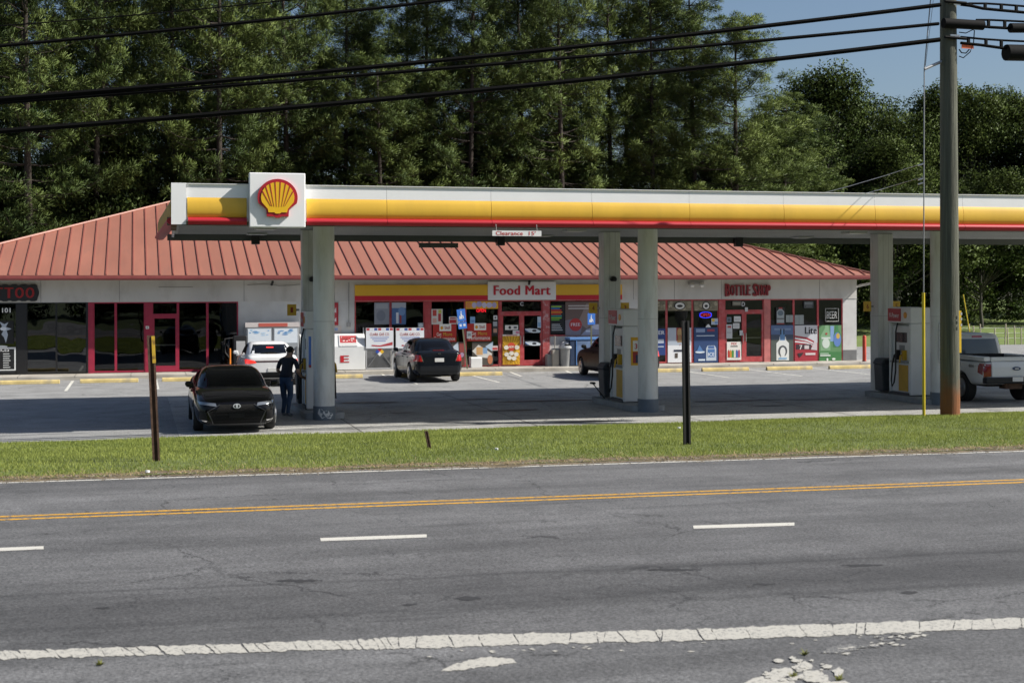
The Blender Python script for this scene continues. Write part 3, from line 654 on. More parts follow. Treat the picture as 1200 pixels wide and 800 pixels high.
poster('poster', 'food advert with coffee cups low in the window left of the shop door', (553, 400.5, 577.5, 428), '#4b4640', [('p', [(.0, .62), (.3, .88), (.95, .5), (.9, .3), (.3, .35)], '#c8c6c0'), ('r', .2, .45, .5, .78, '#c49a66'), ('r', .52, .5, .72, .75, '#7d9cc0'), ('p', [(.62, .8), (1, 1.02), (.95, .6)], '#a9bccd'), ('e', .85, .25, .12, .2, '#b5724e')])
poster('poster', 'food advert partly hidden by the dark sedan roof in the window', (529, 400.5, 544, 428), '#4b4640', [('p', [(.0, .75), (.5, 1.0), (.55, .6)], '#b9c6d3'), ('r', .6, .55, .98, .95, '#8c3f3b'), ('e', .8, .45, .16, .1, '#a78aa6'), ('r', .55, .0, .95, .3, '#6a4a3c')])
poster('notice', 'small red notice low in the window beside the shop door frame', (576.5, 405, 583, 410.5), '#c8b5b2', [('r', .05, .15, .95, .6, '#b23a3c')], 'notice', -.004)
poster('notice', 'little white notice high in the window beside the shop door frame', (578, 369.5, 582.6, 374.6), '#d0d2d2', [('e', .5, .5, .25, .3, '#6c7075')], 'notice')
poster('notice', 'two small notes stacked below the little white notice by the door', (577, 376, 583, 391), '#39383a', [('r', .1, .6, .9, .95, '#9aa0a6'), ('r', .15, .1, .85, .4, '#b28a78')], 'notice')
DYD = -.012
sun_sh = [('p', [(.5, .5), (.5 + .75*math.cos(a), .5 + .75*math.sin(a)), (.5 + .75*math.cos(a + .13), .5 + .75*math.sin(a + .13))], '#b98a1e') for a in [i*math.pi/12 for i in range(24)]]
sun_sh = [('p', [(min(1, max(0, u)), min(1, max(0, v))) for u, v in sh[1]], sh[2]) for sh in sun_sh]
poster('poster', 'yellow sunburst poster with red circle on the left food mart door', (588.6, 393.5, 608.6, 427), '#e2b32c', sun_sh + [('e', .5, .62, .24, .15, '#c2452c'), ('t', 'NEW', .36, .58, .64, .66, '#f0e6d8', .03)] + [('e', u, v, .14, .075, '#d9d4c6') for u, v in ((.22, .36), (.5, .4), (.78, .36), (.38, .24), (.65, .22), (.2, .6), (.82, .6))], dy=DYD)
poster('notice', 'white strip with red print above the yellow sunburst poster', (588.6, 391.8, 608.6, 393.5), '#e5e2dc', [('r', .2, .3, .85, .7, '#b2424a')], 'notice', DYD)
poster('notice', 'white open and closed notice on the upper left food mart door', (591.5, 380.8, 606.8, 386.4), '#d5d6d2', [('e', .36, .5, .1, .32, '#26282c'), ('r', .66, .3, .9, .7, '#54585e')], 'notice', DYD)
poster('notice', 'pink and white stickers above the sunburst poster by the door handle', (600.5, 387, 608.2, 391.6), '#cfd0d4', [('r', .45, .2, .95, .8, '#c77f9a')], 'notice', DYD)
for k, (rect, lab) in enumerate((((614.5, 384.5, 633.2, 390.2), 'upper white leaf shaped decal on the right food mart door'), ((614.5, 399.5, 633.2, 405.2), 'lower white leaf shaped decal on the right food mart door'))):
    poster('window_decal', lab, rect, '#15171a', [('p', [(0, .9), (.35, 1), (.75, .85), (1, .45), (.95, .1), (.55, .05), (.25, .2), (.1, .5)], '#c9d2db'), ('e', .6, .5, .14, .25, '#3a3d44'), ('p', [(.0, .9), (.12, .55), (.28, .2), (.2, .2), (.05, .5)], '#4d6fa6')], 'decal', DYD)
poster('notice', 'pale blue vertical sticker at the top of the right food mart door', (629.4, 371, 633.6, 384), '#b5c6d6', [('r', .1, .1, .9, .5, '#7aa2c8')], 'notice', DYD)
pb = []
for i, c in enumerate(['#8ab34d', '#3c6fae', '#c6403c', '#e0862c', '#b8332f', '#2d8a8a', '#7cae3d', '#5a9a3a']): pb.append(('r', .06, .9 - i*.065, .06 + .8*rnd.uniform(.7, 1), .945 - i*.065, c))
poster('poster', 'colourful price list on black in the window right of the shop door', (644.6, 356.5, 661.5, 390.5), '#141619', pb + rows(4, .08, .08, .9, .34, '#aeb3b5', .45))
poster('poster', 'brown coffee advert with red FREE circle in the right food mart window', (662.2, 353.5, 711.5, 392.8), '#6b5850', [('p', [(0, 0), (.35, 0), (.4, .3), (.2, .5), (0, .45)], '#80767a'), ('p', [(.3, .4), (.5, .95), (.75, .9), (.72, .4), (.5, .2)], '#8d7a70'), ('p', [(.36, .0), (.5, .18), (.75, .28), (1, .12), (1, 0)], '#9b98a2'), ('e', .24, .32, .15, .19, '#b3322e'), ('t', 'FREE', .13, .28, .35, .37, '#d9c5c0', .03), ('r', .07, .86, .62, .90, '#b7afa9'), ('r', .07, .78, .68, .82, '#b7afa9'), ('r', .48, .1, .62, .15, '#d6d3d3'), ('e', .78, .25, .16, .08, '#c9c4c8')])
poster('poster', 'narrow navy poster beside the front pump column in the bottle shop', (760, 385, 779.4, 416), NV, [('t', 'BEER', .2, .78, .95, .92, '#cfd6e0', .03), ('r', .3, .45, .9, .6, '#aeb9cb'), ('r', .5, .3, .9, .34, '#aeb9cb')])
for k, (a, b_, lab) in enumerate(((760, 779.6, 'beige stone patterned strip sign next to the front pump column'), (782.2, 809.8, 'beige strip sign with a fish shaped emblem in the bottle shop window top'), (812.6, 841, 'beige strip sign with a round emblem left of the bottle shop door'))):
    st = [('e', rnd.random(), rnd.random(), rnd.uniform(.04, .1), rnd.uniform(.08, .2), rnd.choice(['#8d8670', '#a59d86', '#6f6a58'])) for _ in range(22)]
    st = [(t, min(.9, max(.1, u)), min(.8, max(.2, v)), a_, b2, c) for t, u, v, a_, b2, c in st]
    em = [] if k == 0 else [('e', .5, .5, .24 if k == 1 else .17, .42, '#1a1a1c'), ('e', .5, .5, .20 if k == 1 else .13, .34, '#cfcfca'), ('e', .5, .48, .12 if k == 1 else .07, .14, '#232326')]
    poster('window_sign', lab, (a, 352.5, b_, 364), '#7d7762', st + em, 'sign')
poster('poster', 'white poster with a bronze goblet on red in the bottle shop window', (782.2, 384, 809.6, 424.5), '#dcdfe3', [('r', 0, .5, .98, 1, '#a9b4c2'), ('r', .36, .62, .66, 1.0, '#8f2f2c'), ('e', .5, .86, .1, .13, '#a98a5e'), ('p', [(.44, .8), (.56, .8), (.6, .58), (.4, .58)], '#8c6f4a'), ('r', .25, .31, .75, .37, '#23293c'), ('r', .3, .13, .42, .27, '#4b4038'), ('t', 'v', .49, .49, .55, .53, '#a8333a')], dy=0)
poster('poster', 'navy blue poster with a white can left of the bottle shop door', (813, 383.5, 841, 424.5), '#24406f', [('r', .08, .86, .45, .96, '#8195b8'), ('r', .55, .88, .85, .95, '#8d3a52'), ('r', .1, .75, .85, .775, '#b9c6d8'), ('p', [(.5, .05), (.5, .4), (.56, .48), (.86, .48), (.92, .4), (.92, .05)], '#b8c4d2'), ('r', .58, .4, .84, .47, '#3b5f98'), ('p', [(.56, .15), (.56, .38), (.86, .38), (.86, .15)], '#4a71a8'), ('t', 'ICE', .58, .18, .84, .28, '#dfe6ee', .03), ('e', .24, .3, .2, .035, '#c9d6e3'), ('p', [(.1, .32), (.22, .5), (.38, .32)], '#4d76ac'), ('r', .17, .05, .45, .1, '#c9d6e3')])
poster('notice', 'yellow and blue notice above the navy poster', (833.2, 373, 841, 380.3), '#aebccb', [('r', .1, .5, .5, .95, '#d9b63c'), ('r', .5, .1, .95, .5, '#7394c2')], 'notice')
poster('window_decal', 'small white star decal on top of the navy poster', (826.5, 379.6, 832.5, 383.6), '#14161a', [('p', [(.0, .05), (.2, .6), (.5, 1), (.8, .6), (1, .05)], '#cfd4d8')], 'decal')
poster('notice', 'grey notice high on the left bottle shop door leaf', (851, 371.5, 856.6, 377.5), '#6d7a86', [('r', .2, .2, .8, .8, '#47515c')], 'notice', DYD)
poster('notice', 'white notice at the top right of the left bottle shop door leaf', (859.6, 370.5, 867.6, 377), '#c9cccc', [('r', .15, .4, .85, .5, '#8a8f94')], 'notice', DYD)
poster('notice', 'second white notice under the top right one on the bottle shop door', (858.5, 378.5, 866, 384.8), '#c9cccc', [('r', .15, .3, .85, .4, '#8a8f94'), ('r', .15, .6, .85, .7, '#8a8f94')], 'notice', DYD)
poster('notice', 'long pale notice on the left edge of the bottle shop door', (850.6, 380, 857.6, 396.5), '#b3b9bd', [('r', .2, .75, .8, .9, '#a04a4a'), ('r', .15, .4, .85, .45, '#8a8f94')], 'notice', DYD)
poster('notice', 'round corner pale notice beside the bottle shop door handle', (866.2, 387, 870, 393), '#b9c0c4', [], 'notice', DYD)
poster('poster', 'white poster with a row of coloured bottles on the bottle shop door', (851.2, 400.3, 868, 421.6), '#dedcd6', [('t', 'MIX', .3, .82, .7, .96, '#b33a3a', .03), ('r', .25, .72, .75, .78, '#4a4a4a')] + [('p', [(u, .14), (u, .46), (u + .04, .56), (u + .09, .56), (u + .13, .46), (u + .13, .14)], c) for u, c in zip((.06, .2, .34, .48, .62, .78), ('#b5302c', '#c98a2c', '#3f8a3c', '#d9d3c8', '#2f5fa8', '#a83a66'))], dy=DYD)
poster('window_lettering', 'white letter D on the glass above the bottle shop door', (868.4, 353.5, 873, 359), '#14161a', [('t', 'D', .1, .05, .9, .95, '#d2d4d4', .01)], 'lettering', -.005)
poster('window_lettering', 'white letter C on the glass above the food mart door', (608.8, 353.6, 613.6, 358.4), '#14161a', [('t', 'C', .1, .05, .9, .95, '#c8caca', .01)], 'lettering', -.005)
poster('notice', 'small white sticker on the glass over the bottle shop door', (872.6, 360, 876, 365), '#b9bcbc', [], 'notice', -.005)
poster('notice', 'grey decal left of the letter D over the bottle shop door', (858, 353, 868, 358), '#6f6d62', [('r', .1, .3, .9, .7, '#8b887a')], 'notice', -.005)
poster('window_sign', 'small bottle shaped sign high in the right bottle shop window', (908.8, 360, 919.6, 379.8), '#1a1618', [('p', [(.1, .08), (.1, .75), (.35, .9), (.65, .9), (.9, .75), (.9, .08)], '#9aa3a6'), ('e', .5, .66, .32, .16, '#5f6f7a'), ('r', .12, .3, .88, .36, '#4a4440'), ('r', .1, .0, .9, .06, '#8f2f34'), ('r', .3, .9, .7, 1, '#8f2f34')], 'sign')
poster('notice', 'pair of pale notices between the two right bottle shop windows', (920.6, 369, 928.8, 377.5), '#8f9898', [('r', .5, 0, .54, 1, '#6f7878')], 'notice')
poster('notice', 'pale sheets at the top of the red and white beer poster', (931, 369, 941.5, 380), '#8f9898', [('r', .45, 0, .5, 1, '#6f7878')], 'notice')
poster('poster', 'tall poster of a white bottle with a dark horseshoe', (903, 381, 929.2, 423), '#4c5450', [('r', 0, .72, 1, 1, '#51688f'), ('r', .15, .86, .9, .92, '#7086a6'), ('r', 0, .6, 1, .74, '#3c4a5e'), ('p', [(.24, .02), (.24, .5), (.36, .58), (.38, .68), (.66, .68), (.68, .58), (.8, .5), (.8, .02)], '#d5d8d6'), ('r', .4, .58, .62, .86, '#5d86b4'), ('r', .41, .74, .46, .9, '#22262c'), ('r', .55, .74, .6, .9, '#22262c'), ('e', .52, .28, .2, .16, '#4a4d52'), ('e', .52, .26, .12, .13, '#d5d8d6'), ('r', .44, .1, .6, .2, '#d5d8d6'), ('r', .34, .05, .7, .1, '#7fa6c6')])
poster('poster', 'red and white beer poster with black Lite lettering', (931, 381, 957.4, 423), '#c3c6cb', [('p', [(0, 0), (1, 0), (1, .5), (.55, .66), (0, .72)], '#a12a38'), ('p', [(0, .62), (.5, .56), (.95, .44), (.95, .48), (.5, .61), (0, .67)], '#d2d3d6'), ('p', [(0, .53), (.5, .49), (.8, .43), (.8, .46), (.5, .53), (0, .57)], '#d2d3d6'), ('t', 'Lite', .44, .76, .98, .95, '#1a1c22', .04), ('r', .05, .33, .72, .47, '#3b2730'), ('t', '7', .2, .33, .32, .45, '#e0dcdc', .03), ('r', .42, .34, .62, .44, '#c9c0c2'), ('p', [(.7, .32), (.98, .3), (.98, .5), (.86, .56)], '#c6bcc0'), ('p', [(.1, .22), (.38, .24), (.3, .16), (.2, .1)], '#2a2226'), ('r', .46, .17, .9, .23, '#d2c6c8')])
poster('poster', 'green poster with two beer bottles at the right end of the shops', (959.4, 381, 985.6, 423), '#5d8a5c', [('r', 0, 0, 1, .26, '#3e7a45'), ('p', [(.06, .3), (.06, .7), (.24, .9), (.26, 1.0), (.42, 1.0), (.44, .9), (.5, .7), (.5, .3)], '#7ea77f'), ('r', .5, .55, .66, .98, '#7f9fca'), ('p', [(.64, .4), (.64, .72), (.72, .88), (.74, 1.0), (.84, 1.0), (.86, .88), (.98, .72), (.98, .4)], '#3f7f4f'), ('e', .81, .6, .17, .2, '#5d7fbd'), ('e', .84, .7, .08, .08, '#c9a94a'), ('e', .3, .5, .17, .14, '#c9d6cc'), ('r', .1, .62, .5, .67, '#c9d6cc'), ('r', .28, .74, .36, .79, '#b33a3a'), ('r', .04, .14, .5, .18, '#c9d6cc'), ('r', .04, .2, .42, .23, '#a9c6ac'), ('e', .36, .05, .04, .04, '#d9e2da'), ('e', .64, .06, .08, .03, '#d9e2da')])
poster('notice', 'dark leaflet collage behind the glass above the beer poster', (941.5, 353, 953, 361), '#3c4042', [('r', .1, .5, .9, .9, '#6f7577'), ('r', .2, .1, .8, .4, '#55595b')], 'notice')
def neon(name, label, px0, py0, px1, py1, col, st, ring=None, frame=None):
    t = empty(name, (WX((px0+px1)/2), PY, zpx(px0, py1)), label, 'neon sign')
    x0, x1, z0, z1 = WX(px0), WX(px1), zpx(px0, py1), zpx(px0, py0)
    if st: put_text(MB(), st, x0 + (x1-x0)*.14, x1 - (x1-x0)*.14, z0 + (z1-z0)*.2, z1 - (z1-z0)*.2, XZ, PY - .02, None, .0, .012).build('lettering', M('neon_' + col, col, .4, emit=1.2), t, recalc=False)
    if ring:
        e = ellipse((x0+x1)/2, (z0+z1)/2, (x1-x0)/2, (z1-z0)/2, 22); e = [(min(max(a, x0 + .04), x1 - .04), b_) for a, b_ in e]
        MB().tube([XZ(a, b_, PY - .015) for a, b_ in e + e[:1]], .014, 6).build('ring', M('neon_' + ring, ring, .4, emit=1.3), t)
    if frame:
        s = MB(); c = [(x0, z0), (x1, z0), (x1, z1), (x0, z1)]
        for k in range(4): s.tube([XZ(*c[k], PY - .01), XZ(*c[(k+1) % 4], PY - .01)], .012, 5)
        s.build('frame', M('neon_off_tube', (.45, .46, .45), .4), t)
        put_text(MB(), 'BEER', x0 + .06, x1 - .06, z0 + .12, z1 - .12, XZ, PY - .01, None, .0, .01).build('lettering', M('neon_off_tube', 0), t, recalc=False)
    return t
neon('neon_open_sign', 'red glowing OPEN sign below the yellow lottery strip', 556, 360.6, 571, 367, '#d8202a', 'OPEN')
neon('neon_open_sign', 'blue oval neon ring with red lettering in the bottle shop window', 818.6, 365.6, 834.2, 372.4, '#8a1c28', 'OPEN', '#2433d8')
neon('neon_beer_sign', 'unlit grey neon sign above the green beer poster', 966.8, 361.5, 982, 376.5, '#777777', None, None, True)
# ------------------------------------------------------------------ things on the side walk
SY = 53.95                                        # front of the cabinets
SX = lambda px, Y=SY: onY(px, 400, Y).x
SZ = lambda px, py, Y=SY: onY(px, py, Y).z
def icebox(x0, x1, zt, root_label, name='ice_freezer'):
    t = empty(name, ((x0+x1)/2, SY + .4, .15), root_label, 'freezer'); return t
wm = M('freezer_white', (.72, .73, .72), .35, var=.05, scale=2)
t = icebox(SX(352), SX(428), 0, 'white slant front ice freezer with red poster and red letters beside the pump column')
x0, x1 = SX(352), SX(428); zt = SZ(410, 391.5)
MB().prism([(0, .17), (0, 1.05), (.22, zt), (.82, zt), (.82, .17)], lambda p, q, d: (d, SY + p, q), x0, x1).build('cabinet', wm, t, bevel=.015)
MB().box(x0 + .02, x1 - .02, SY + .03, SY + .75, .13, .17).build('base', M('camera_black', 0), t)
put_text(MB(), 'I C E', SX(362), SX(409), .45, .72, XZ, SY - .012, None, .05, .01).build('lettering', M('ice_red', (.5, .02, .03), .4), t, recalc=False)
sl = lambda a, b_, d: (a, SY + .22*(b_ - 1.05)/(zt - 1.05) - d, b_)
dr = MB(); dr.prism([(SX(397.5), 1.08), (SX(419), 1.08), (SX(419), zt - .03), (SX(397.5), zt - .03)], sl, .005, .03); dr.build('poster_frame', M('sign_white', 0), t)
pr = MB(); pr.prism([(SX(398.6), 1.2), (SX(417.8), 1.2), (SX(417.8), zt - .06), (SX(398.6), zt - .06)], sl, .031, .033, flat('#b5373a'))
PX0, PX1 = SX(398.6), SX(417.8)
for k in range(22):
    cx, cz = PX0 + rnd.uniform(.08, .92)*(PX1 - PX0), 1.26 + rnd.uniform(.0, 1)*(zt - .12 - 1.26); q_ = rnd.uniform(.015, .035)
    pr.prism([(min(max(u, PX0 + .01), PX1 - .01), v) for u, v in ellipse(cx, cz, q_*1.5, q_*.8, 9)], sl, .034, .0345 + k*.0004, flat(rnd.choice(['#d9c9c6', '#8e2a2c', '#c4524c', '#e0d5d0', '#992f30'])))
pr.prism([(PX0, 1.12), (PX1, 1.12), (PX1, 1.19), (PX0, 1.19)], sl, .031, .034, flat('#c8c8c4'))
pr.build('poster', None, t)
t = icebox(SX(288), SX(350.5), 0, 'grey framed ice freezer with two blue printed doors behind the white car')
x0, x1 = SX(288), SX(350.5); zt = SZ(320, 379.5)
MB().box(x0, x1, SY + .05, SY + .85, .2, zt).build('cabinet', M('freezer_grey', (.40, .41, .42), .45, var=.08), t)
MB().box(x0 - .02, x1 + .02, SY - .01, SY + .049, zt - .12, zt + .06).build('header', M('freezer_header', (.55, .50, .48), .5), t)
MB().box(SX(303), SX(337), SY - .018, SY - .011, zt - .10, zt + .03).build('header_stripe', flat('#b5574a'), t)
for a, b_ in ((289.5, 318.5), (320.5, 349.5)):
    d = MB().box(SX(a), SX(b_), SY, SY + .049, .3, zt - .14).build('door', M('freezer_door_grey', (.30, .32, .34), .3), t)
    s = MB().box(SX(a + 1), SX(b_ - 1), SY - .008, SY - .001, zt - .72, zt - .18, flat('#d3dbe2'))
    for k in range(12):
        u, v = rnd.uniform(.06, .94), rnd.uniform(.55, .95); X = SX(a+1) + u*(SX(b_-1) - SX(a+1)); Z = zt - .72 + v*.54
        s.add([XZ(p, q, SY - .0095 - k*.0004) for p, q in ellipse(X, Z, .08*min(u, 1-u)*3 + .01, .022, 10)], [tuple(range(10))], flat(rnd.choice(['#7fa8cf', '#a9c6de', '#5f8fc0'])))
    s.build('door_print', None, d, recalc=False)
    MB().box(SX(b_ - 1.5) - .02, SX(b_ - 1.5) + .02, SY - .05, SY - .001, .7, 1.1).build('handle', hand_m, d)
# propane exchange cages
mesh_m = M('cage_mesh', (.24, .245, .25), .5, .4, var=.15, scale=8)
for a, b_, lab in ((428.8, 460.8, 'propane cylinder cage with white header and hazard diamond next to the ice freezer'), (463.8, 496.8, 'propane cylinder cage with white header half hidden by the dark sedan')):
    x0, x1 = SX(a), SX(b_); zt = SZ(a, 384.2); zm = SZ(a, 407)
    t = empty('propane_cage', ((x0+x1)/2, SY + .4, .15), lab, 'propane cage', 'propane cages')
    s = MB()
    for X in (x0, x1 - .04):
        for Y in (SY, SY + .7): s.box(X, X + .04, Y, Y + .04, .15, zt)
    s.box(x0 + .04, x1 - .04, SY, SY + .03, .17, .23); s.box(x0 + .04, x1 - .04, SY, SY + .03, zm - .09, zm - .05); s.build('frame', M('freezer_grey', 0), t)
    s = MB(); nb = 22
    for k in range(1, nb): X = x0 + .04 + (x1 - x0 - .08)*k/nb; s.box(X - .008, X + .008, SY + .008, SY + .016, .23, zm - .09)
    for k in range(1, 13): Z = .23 + (zm - .32)*k/13; s.box(x0 + .04, x1 - .04, SY + .017, SY + .022, Z - .007, Z + .007)
    for u0, u1 in ((.04, .5), (.96, .5)): s.tube([(x0 + (x1-x0)*u0, SY - .008, .24), (x0 + (x1-x0)*u1, SY - .008, zm - .12)], .014, 5)
    tag(s.build('mesh_door', mesh_m, t), kind='stuff')
    MB().box(x0 + .03, x1 - .03, SY + .45, SY + .5, .2, zm).build('back_panel', M('cage_back', (.20, .205, .21), .6, .2), t)
    s = MB().box(x0, x1, SY - .03, SY - .004, zm - .04, zt, flat('#dfe2e6')); w = x1 - x0
    for k in range(7): s.add([XZ(x0 + w*(k + .1)/7, zt - .10, SY - .032), XZ(x0 + w*(k + .9)/7, zt - .10, SY - .032), XZ(x0 + w*(k + .9)/7, zt - .01, SY - .032), XZ(x0 + w*(k + .1)/7, zt - .01, SY - .032)], [(0, 1, 2, 3)], flat(['#b3434a', '#d8dade', '#44599a'][k % 3]))
    put_text(s, 'CLARK GAS CO.', x0 + w*.14, x0 + w*.86, zt - .30, zt - .19, XZ, SY - .033, flat('#a8332f'), .012)
    for k in range(3): s.add([XZ(x0 + w*(.16 + .06*k), zt - .38 - .07*k, SY - .033), XZ(x0 + w*(.84 - .06*k), zt - .38 - .07*k, SY - .033), XZ(x0 + w*(.84 - .06*k), zt - .35 - .07*k, SY - .033), XZ(x0 + w*(.16 + .06*k), zt - .35 - .07*k, SY - .033)], [(0, 1, 2, 3)], flat('#7f8fc4'))
    s.add([XZ(x0 + w*u, zm + v, SY - .034) for u, v in ((.2, .10), (.5, .07), (.97, .2), (.97, .08), (.5, .02), (.2, .05))], [tuple(range(6))], flat('#b3434a'))
    s.build('header_sign', None, t, recalc=False)
    if a < 440:
        c = (x0 + w*.5, zm - .17); q = .085; s = MB()
        for (ux, uz), col in zip(((0, 1), (1, 0), (0, -1), (-1, 0)), ('#b3222c', '#e0b52c', '#e8e8e4', '#2c4fa8')):
            cc = (c[0] + ux*q, c[1] + uz*q); s.prism([(cc[0], cc[1] + q), (cc[0] + q, cc[1]), (cc[0], cc[1] - q), (cc[0] - q, cc[1])], XZ, SY - .02, SY - .012, flat(col))
        s.build('hazard_diamond', None, t)
        MB().box(x1 - .02, x1 + .05, SY - .04, SY + .02, zm - .22, zm - .14).build('latch', hand_m, t)
poster('wall_sign', 'narrow red vertical sign on the white wall above the ice freezer', (384, 354.5, 396.2, 381), '#a0222c', [('r', .3, .1, .85, .9, '#b23a42'), ('p', [(.5, .6), (.8, .8), (.8, .55)], '#dccfd0'), ('p', [(.5, .2), (.8, .35), (.8, .15)], '#dccfd0')], 'sign', -.03)
poster('notice', 'small pale notice on the wall just above the ice freezer', (386, 382, 400, 391), '#c9bdb4', [('r', .3, .4, .7, .8, '#8fa4c4')], 'notice', .02)
# air machine, bins, chest
ax0, ax1 = SX(267, 53.8), SX(289, 53.8)
t = empty('air_machine', ((ax0+ax1)/2, 53.9, .15), 'black air and vacuum machine with grey panel by the dark window', 'air machine')
MB().box(ax0 + .2, ax1, 53.75, 54.3, .15, 1.52).build('cabinet', M('camera_black', 0), t, bevel=.03)
MB().box(ax0 + .3, ax1 - .06, 53.735, 53.749, .78, 1.32).build('panel', M('air_grey', (.42, .42, .42), .5, var=.15), t)
MB().tube([(ax0 + .08, 53.8, .15), (ax0 + .08, 53.8, 1.05)], .035, 8).build('orange_post', M('orange_paint', (.75, .22, .02), .5), t)
MB().tube([(ax0 + .2, 53.85, .5), (ax0 - .1, 53.75, .9), (ax0 - .12, 53.75, 1.4), (ax0 + .25, 53.8, 1.45)], .03, 6).build('hose', M('hose_black', (.01, .01, .01), .6), t)
gb = M('bin_grey', (.30, .31, .31), .55, var=.12, scale=4)
c = SX(663, 54.3); t = empty('trash_can', (c, 54.3, .15), 'round grey trash can with a domed lid between the shop door and the blue chest', 'trash can')
MB().lathe([(.22, .15), (.25, .85), (.255, .86)], (c, 54.3, 0), 18).build('body', gb, t, smooth=True)
lid = MB().lathe([(.29, .86), (.29, .93), (.25, .96), (.2, 1.06), (.12, 1.12), (.02, 1.14)], (c, 54.3, 0), 18).build('lid', M('lid_grey', (.48, .49, .5), .5), t, smooth=True)
MB().box(c - .1, c + .1, 54.05, 54.11, .97, 1.04).build('flap', M('camera_black', 0), lid)
c = SX(650.5, 54.35); s = MB().box(c - .13, c + .13, 54.25, 54.5, .15, .8); s.tube([(c, 54.38, .8), (c, 54.38, 1.35)], .02, 6)
tag(s.build('ash_bin', M('tan_bin', (.33, .31, .27), .6)), 'slim tan bin with a thin upright handle beside the shop door post', 'bin')
c = SX(644, 54.5); tag(MB().box(SX(641.5, 54.4), SX(648, 54.4), 54.4, 54.75, .15, .62).build('crate', gb, bevel=.02), 'low grey crate against the white wall right of the shop door', 'crate')
t = empty('chest', (SX(690), SY + .4, .15), 'blue and grey ice chest under the right food mart window', 'chest')
x0, x1 = SX(669), SX(716); zt = SZ(690, 395.5)
MB().box(x0, x1, SY + .12, SY + .75, .17, zt - .1).build('cabinet', M('chest_dark', (.03, .05, .10), .4), t, bevel=.02)
MB().box(x0 - .02, x1 + .02, SY + .09, SY + .78, zt - .1, zt).build('lid', M('chest_blue', (.10, .22, .48), .4), t, bevel=.02)
MB().box(x0 + .27, x1 - .08, SY + .10, SY + .119, .22, zt - .14).build('front_panel', M('chest_panel', (.14, .21, .36), .5, var=.3, scale=5), t)
MB().box(x0 + .25, x0 + .29, SY + .095, SY + .118, .2, zt - .12).build('trim', M('chest_blue', 0), t)
wb = MB().prism([(0, .15), (0, .52), (.06, .56), (.4, .56), (.4, .15)], lambda p, q, d: (d, 54.2 + p, q), SX(552, 54.2), SX(565, 54.2))
tag(wb.build('white_box', wm, bevel=.01), 'plain white box on the sidewalk beside the leaning sign post', 'box')
# parking signs
blue_s = M('sign_blue', (.05, .19, .62), .5)
def parking_sign(label, base, lean, h, plates, post_w=.03):
    t = empty('parking_sign', base, label, 'sign', 'blue accessible parking signs')
    s = MB().box(-post_w, post_w, -.015, .015, 0, h); s.v = [(x + base[0], y + base[1], z + base[2]) for x, y, z in s.v]; s.build('post', M('post_green', (.16, .16, .10), .6, .3), t)
    for z0, z1, w, kind in plates:
        b0 = Vector(base); f = MB().box(b0.x - w/2, b0.x + w/2, b0.y - .025, b0.y - .016, b0.z + z0, b0.z + z1).build('plate', blue_s, t)
        s = MB(); X = lambda a: b0.x + a*w; Z = lambda b_: b0.z + z0 + b_*(z1 - z0); y = b0.y - .028
        if kind == 'wheel':
            s.add([XZ(p, q, y) for p, q in ellipse(X(0), Z(.78), w*.08, w*.08, 10)], [tuple(range(10))])
            s.add([XZ(X(u), Z(v), y) for u, v in ((-.1, .68), (.06, .68), (.08, .48), (.22, .46), (.28, .22), (.2, .2), (.14, .36), (-.1, .38))], [tuple(range(8))])
            s.add([XZ(X(u), Z(v), y - .001) for u, v in ((-.28, .2), (.1, .2), (.1, .34), (-.12, .4), (-.2, .5), (-.28, .38))], [tuple(range(6))])
        else:
            s.add([XZ(X(u), Z(v), y) for u, v in ((-.35, .35), (-.1, .35), (-.1, .7), (-.35, .7))], [(0, 1, 2, 3)]); s.add([XZ(X(u), Z(v), y) for u, v in ((.1, .35), (.35, .35), (.35, .7), (.1, .7))], [(0, 1, 2, 3)])
        s.build('symbol', M('symbol_white', (.72, .74, .78), .5), f, recalc=False)
    t.rotation_euler = (0, lean, 0); return t
p = onZ(554, 433.5, .15)
parking_sign('leaning blue accessible parking sign with a second plate on a rusty post', (p.x, 53.6, .15), R(-6.5), 2.35, [(1.85, 2.32, .33, 'wheel'), (1.56, 1.82, .34, 'bar')])
p = onY(693, 420, 53.6)
parking_sign('upright blue accessible parking sign in front of the blue chest', (p.x, 53.6, .15), 0, 2.15, [(1.66, 2.12, .31, 'wheel')])
p = onY(1013, 410, 53.75)
t = empty('bollard', (p.x, 53.75, .15), 'red steel bollard standing on the sidewalk end past the white corner', 'bollard')
MB().lathe([(.08, .15), (.08, 1.2), (.06, 1.24), (.01, 1.25)], (p.x, 53.75, 0), 14).build('post', M('bollard_red', (.50, .055, .025), .5, var=.15, scale=5), t, smooth=True)
MB().lathe([(.1, .151), (.1, .17), (.082, .18)], (p.x, 53.75, 0), 14).build('base_ring', grey_base, t, smooth=True)
# ------------------------------------------------------------------ fuel canopy
cw = M('canopy_white', (.88, .88, .88), .35, var=.03, scale=1.5)
cy = M('canopy_yellow', (.76, .46, .045), .5, var=.08, scale=.8, dirt=(.6, .36, .05), dscale=1.5, damt=.4, stretch=(1.5, 1, .4))
cr = M('canopy_red', (.42, .010, .022), .5)
sof_m = M('soffit_metal', (.50, .51, .49), .5, var=.12, scale=1.2, dirt=(.2, .19, .17), dscale=.6, damt=.5)
col_m = M('column_white', (.64, .65, .63), .5, var=.10, scale=1.5, dirt=(.36, .34, .30), dscale=1.6, damt=.6, stretch=(2.5, 2.5, .5))
colg = M('column_base_grey', (.14, .17, .20), .55, var=.15, scale=4)
canopy = empty('fuel_canopy', (0, 0, 0), 'long fuel station canopy with white, yellow and red fascia on white columns', 'canopy')
CL, CD, CB, CT = 32.8, 10.1, 4.65, 5.56
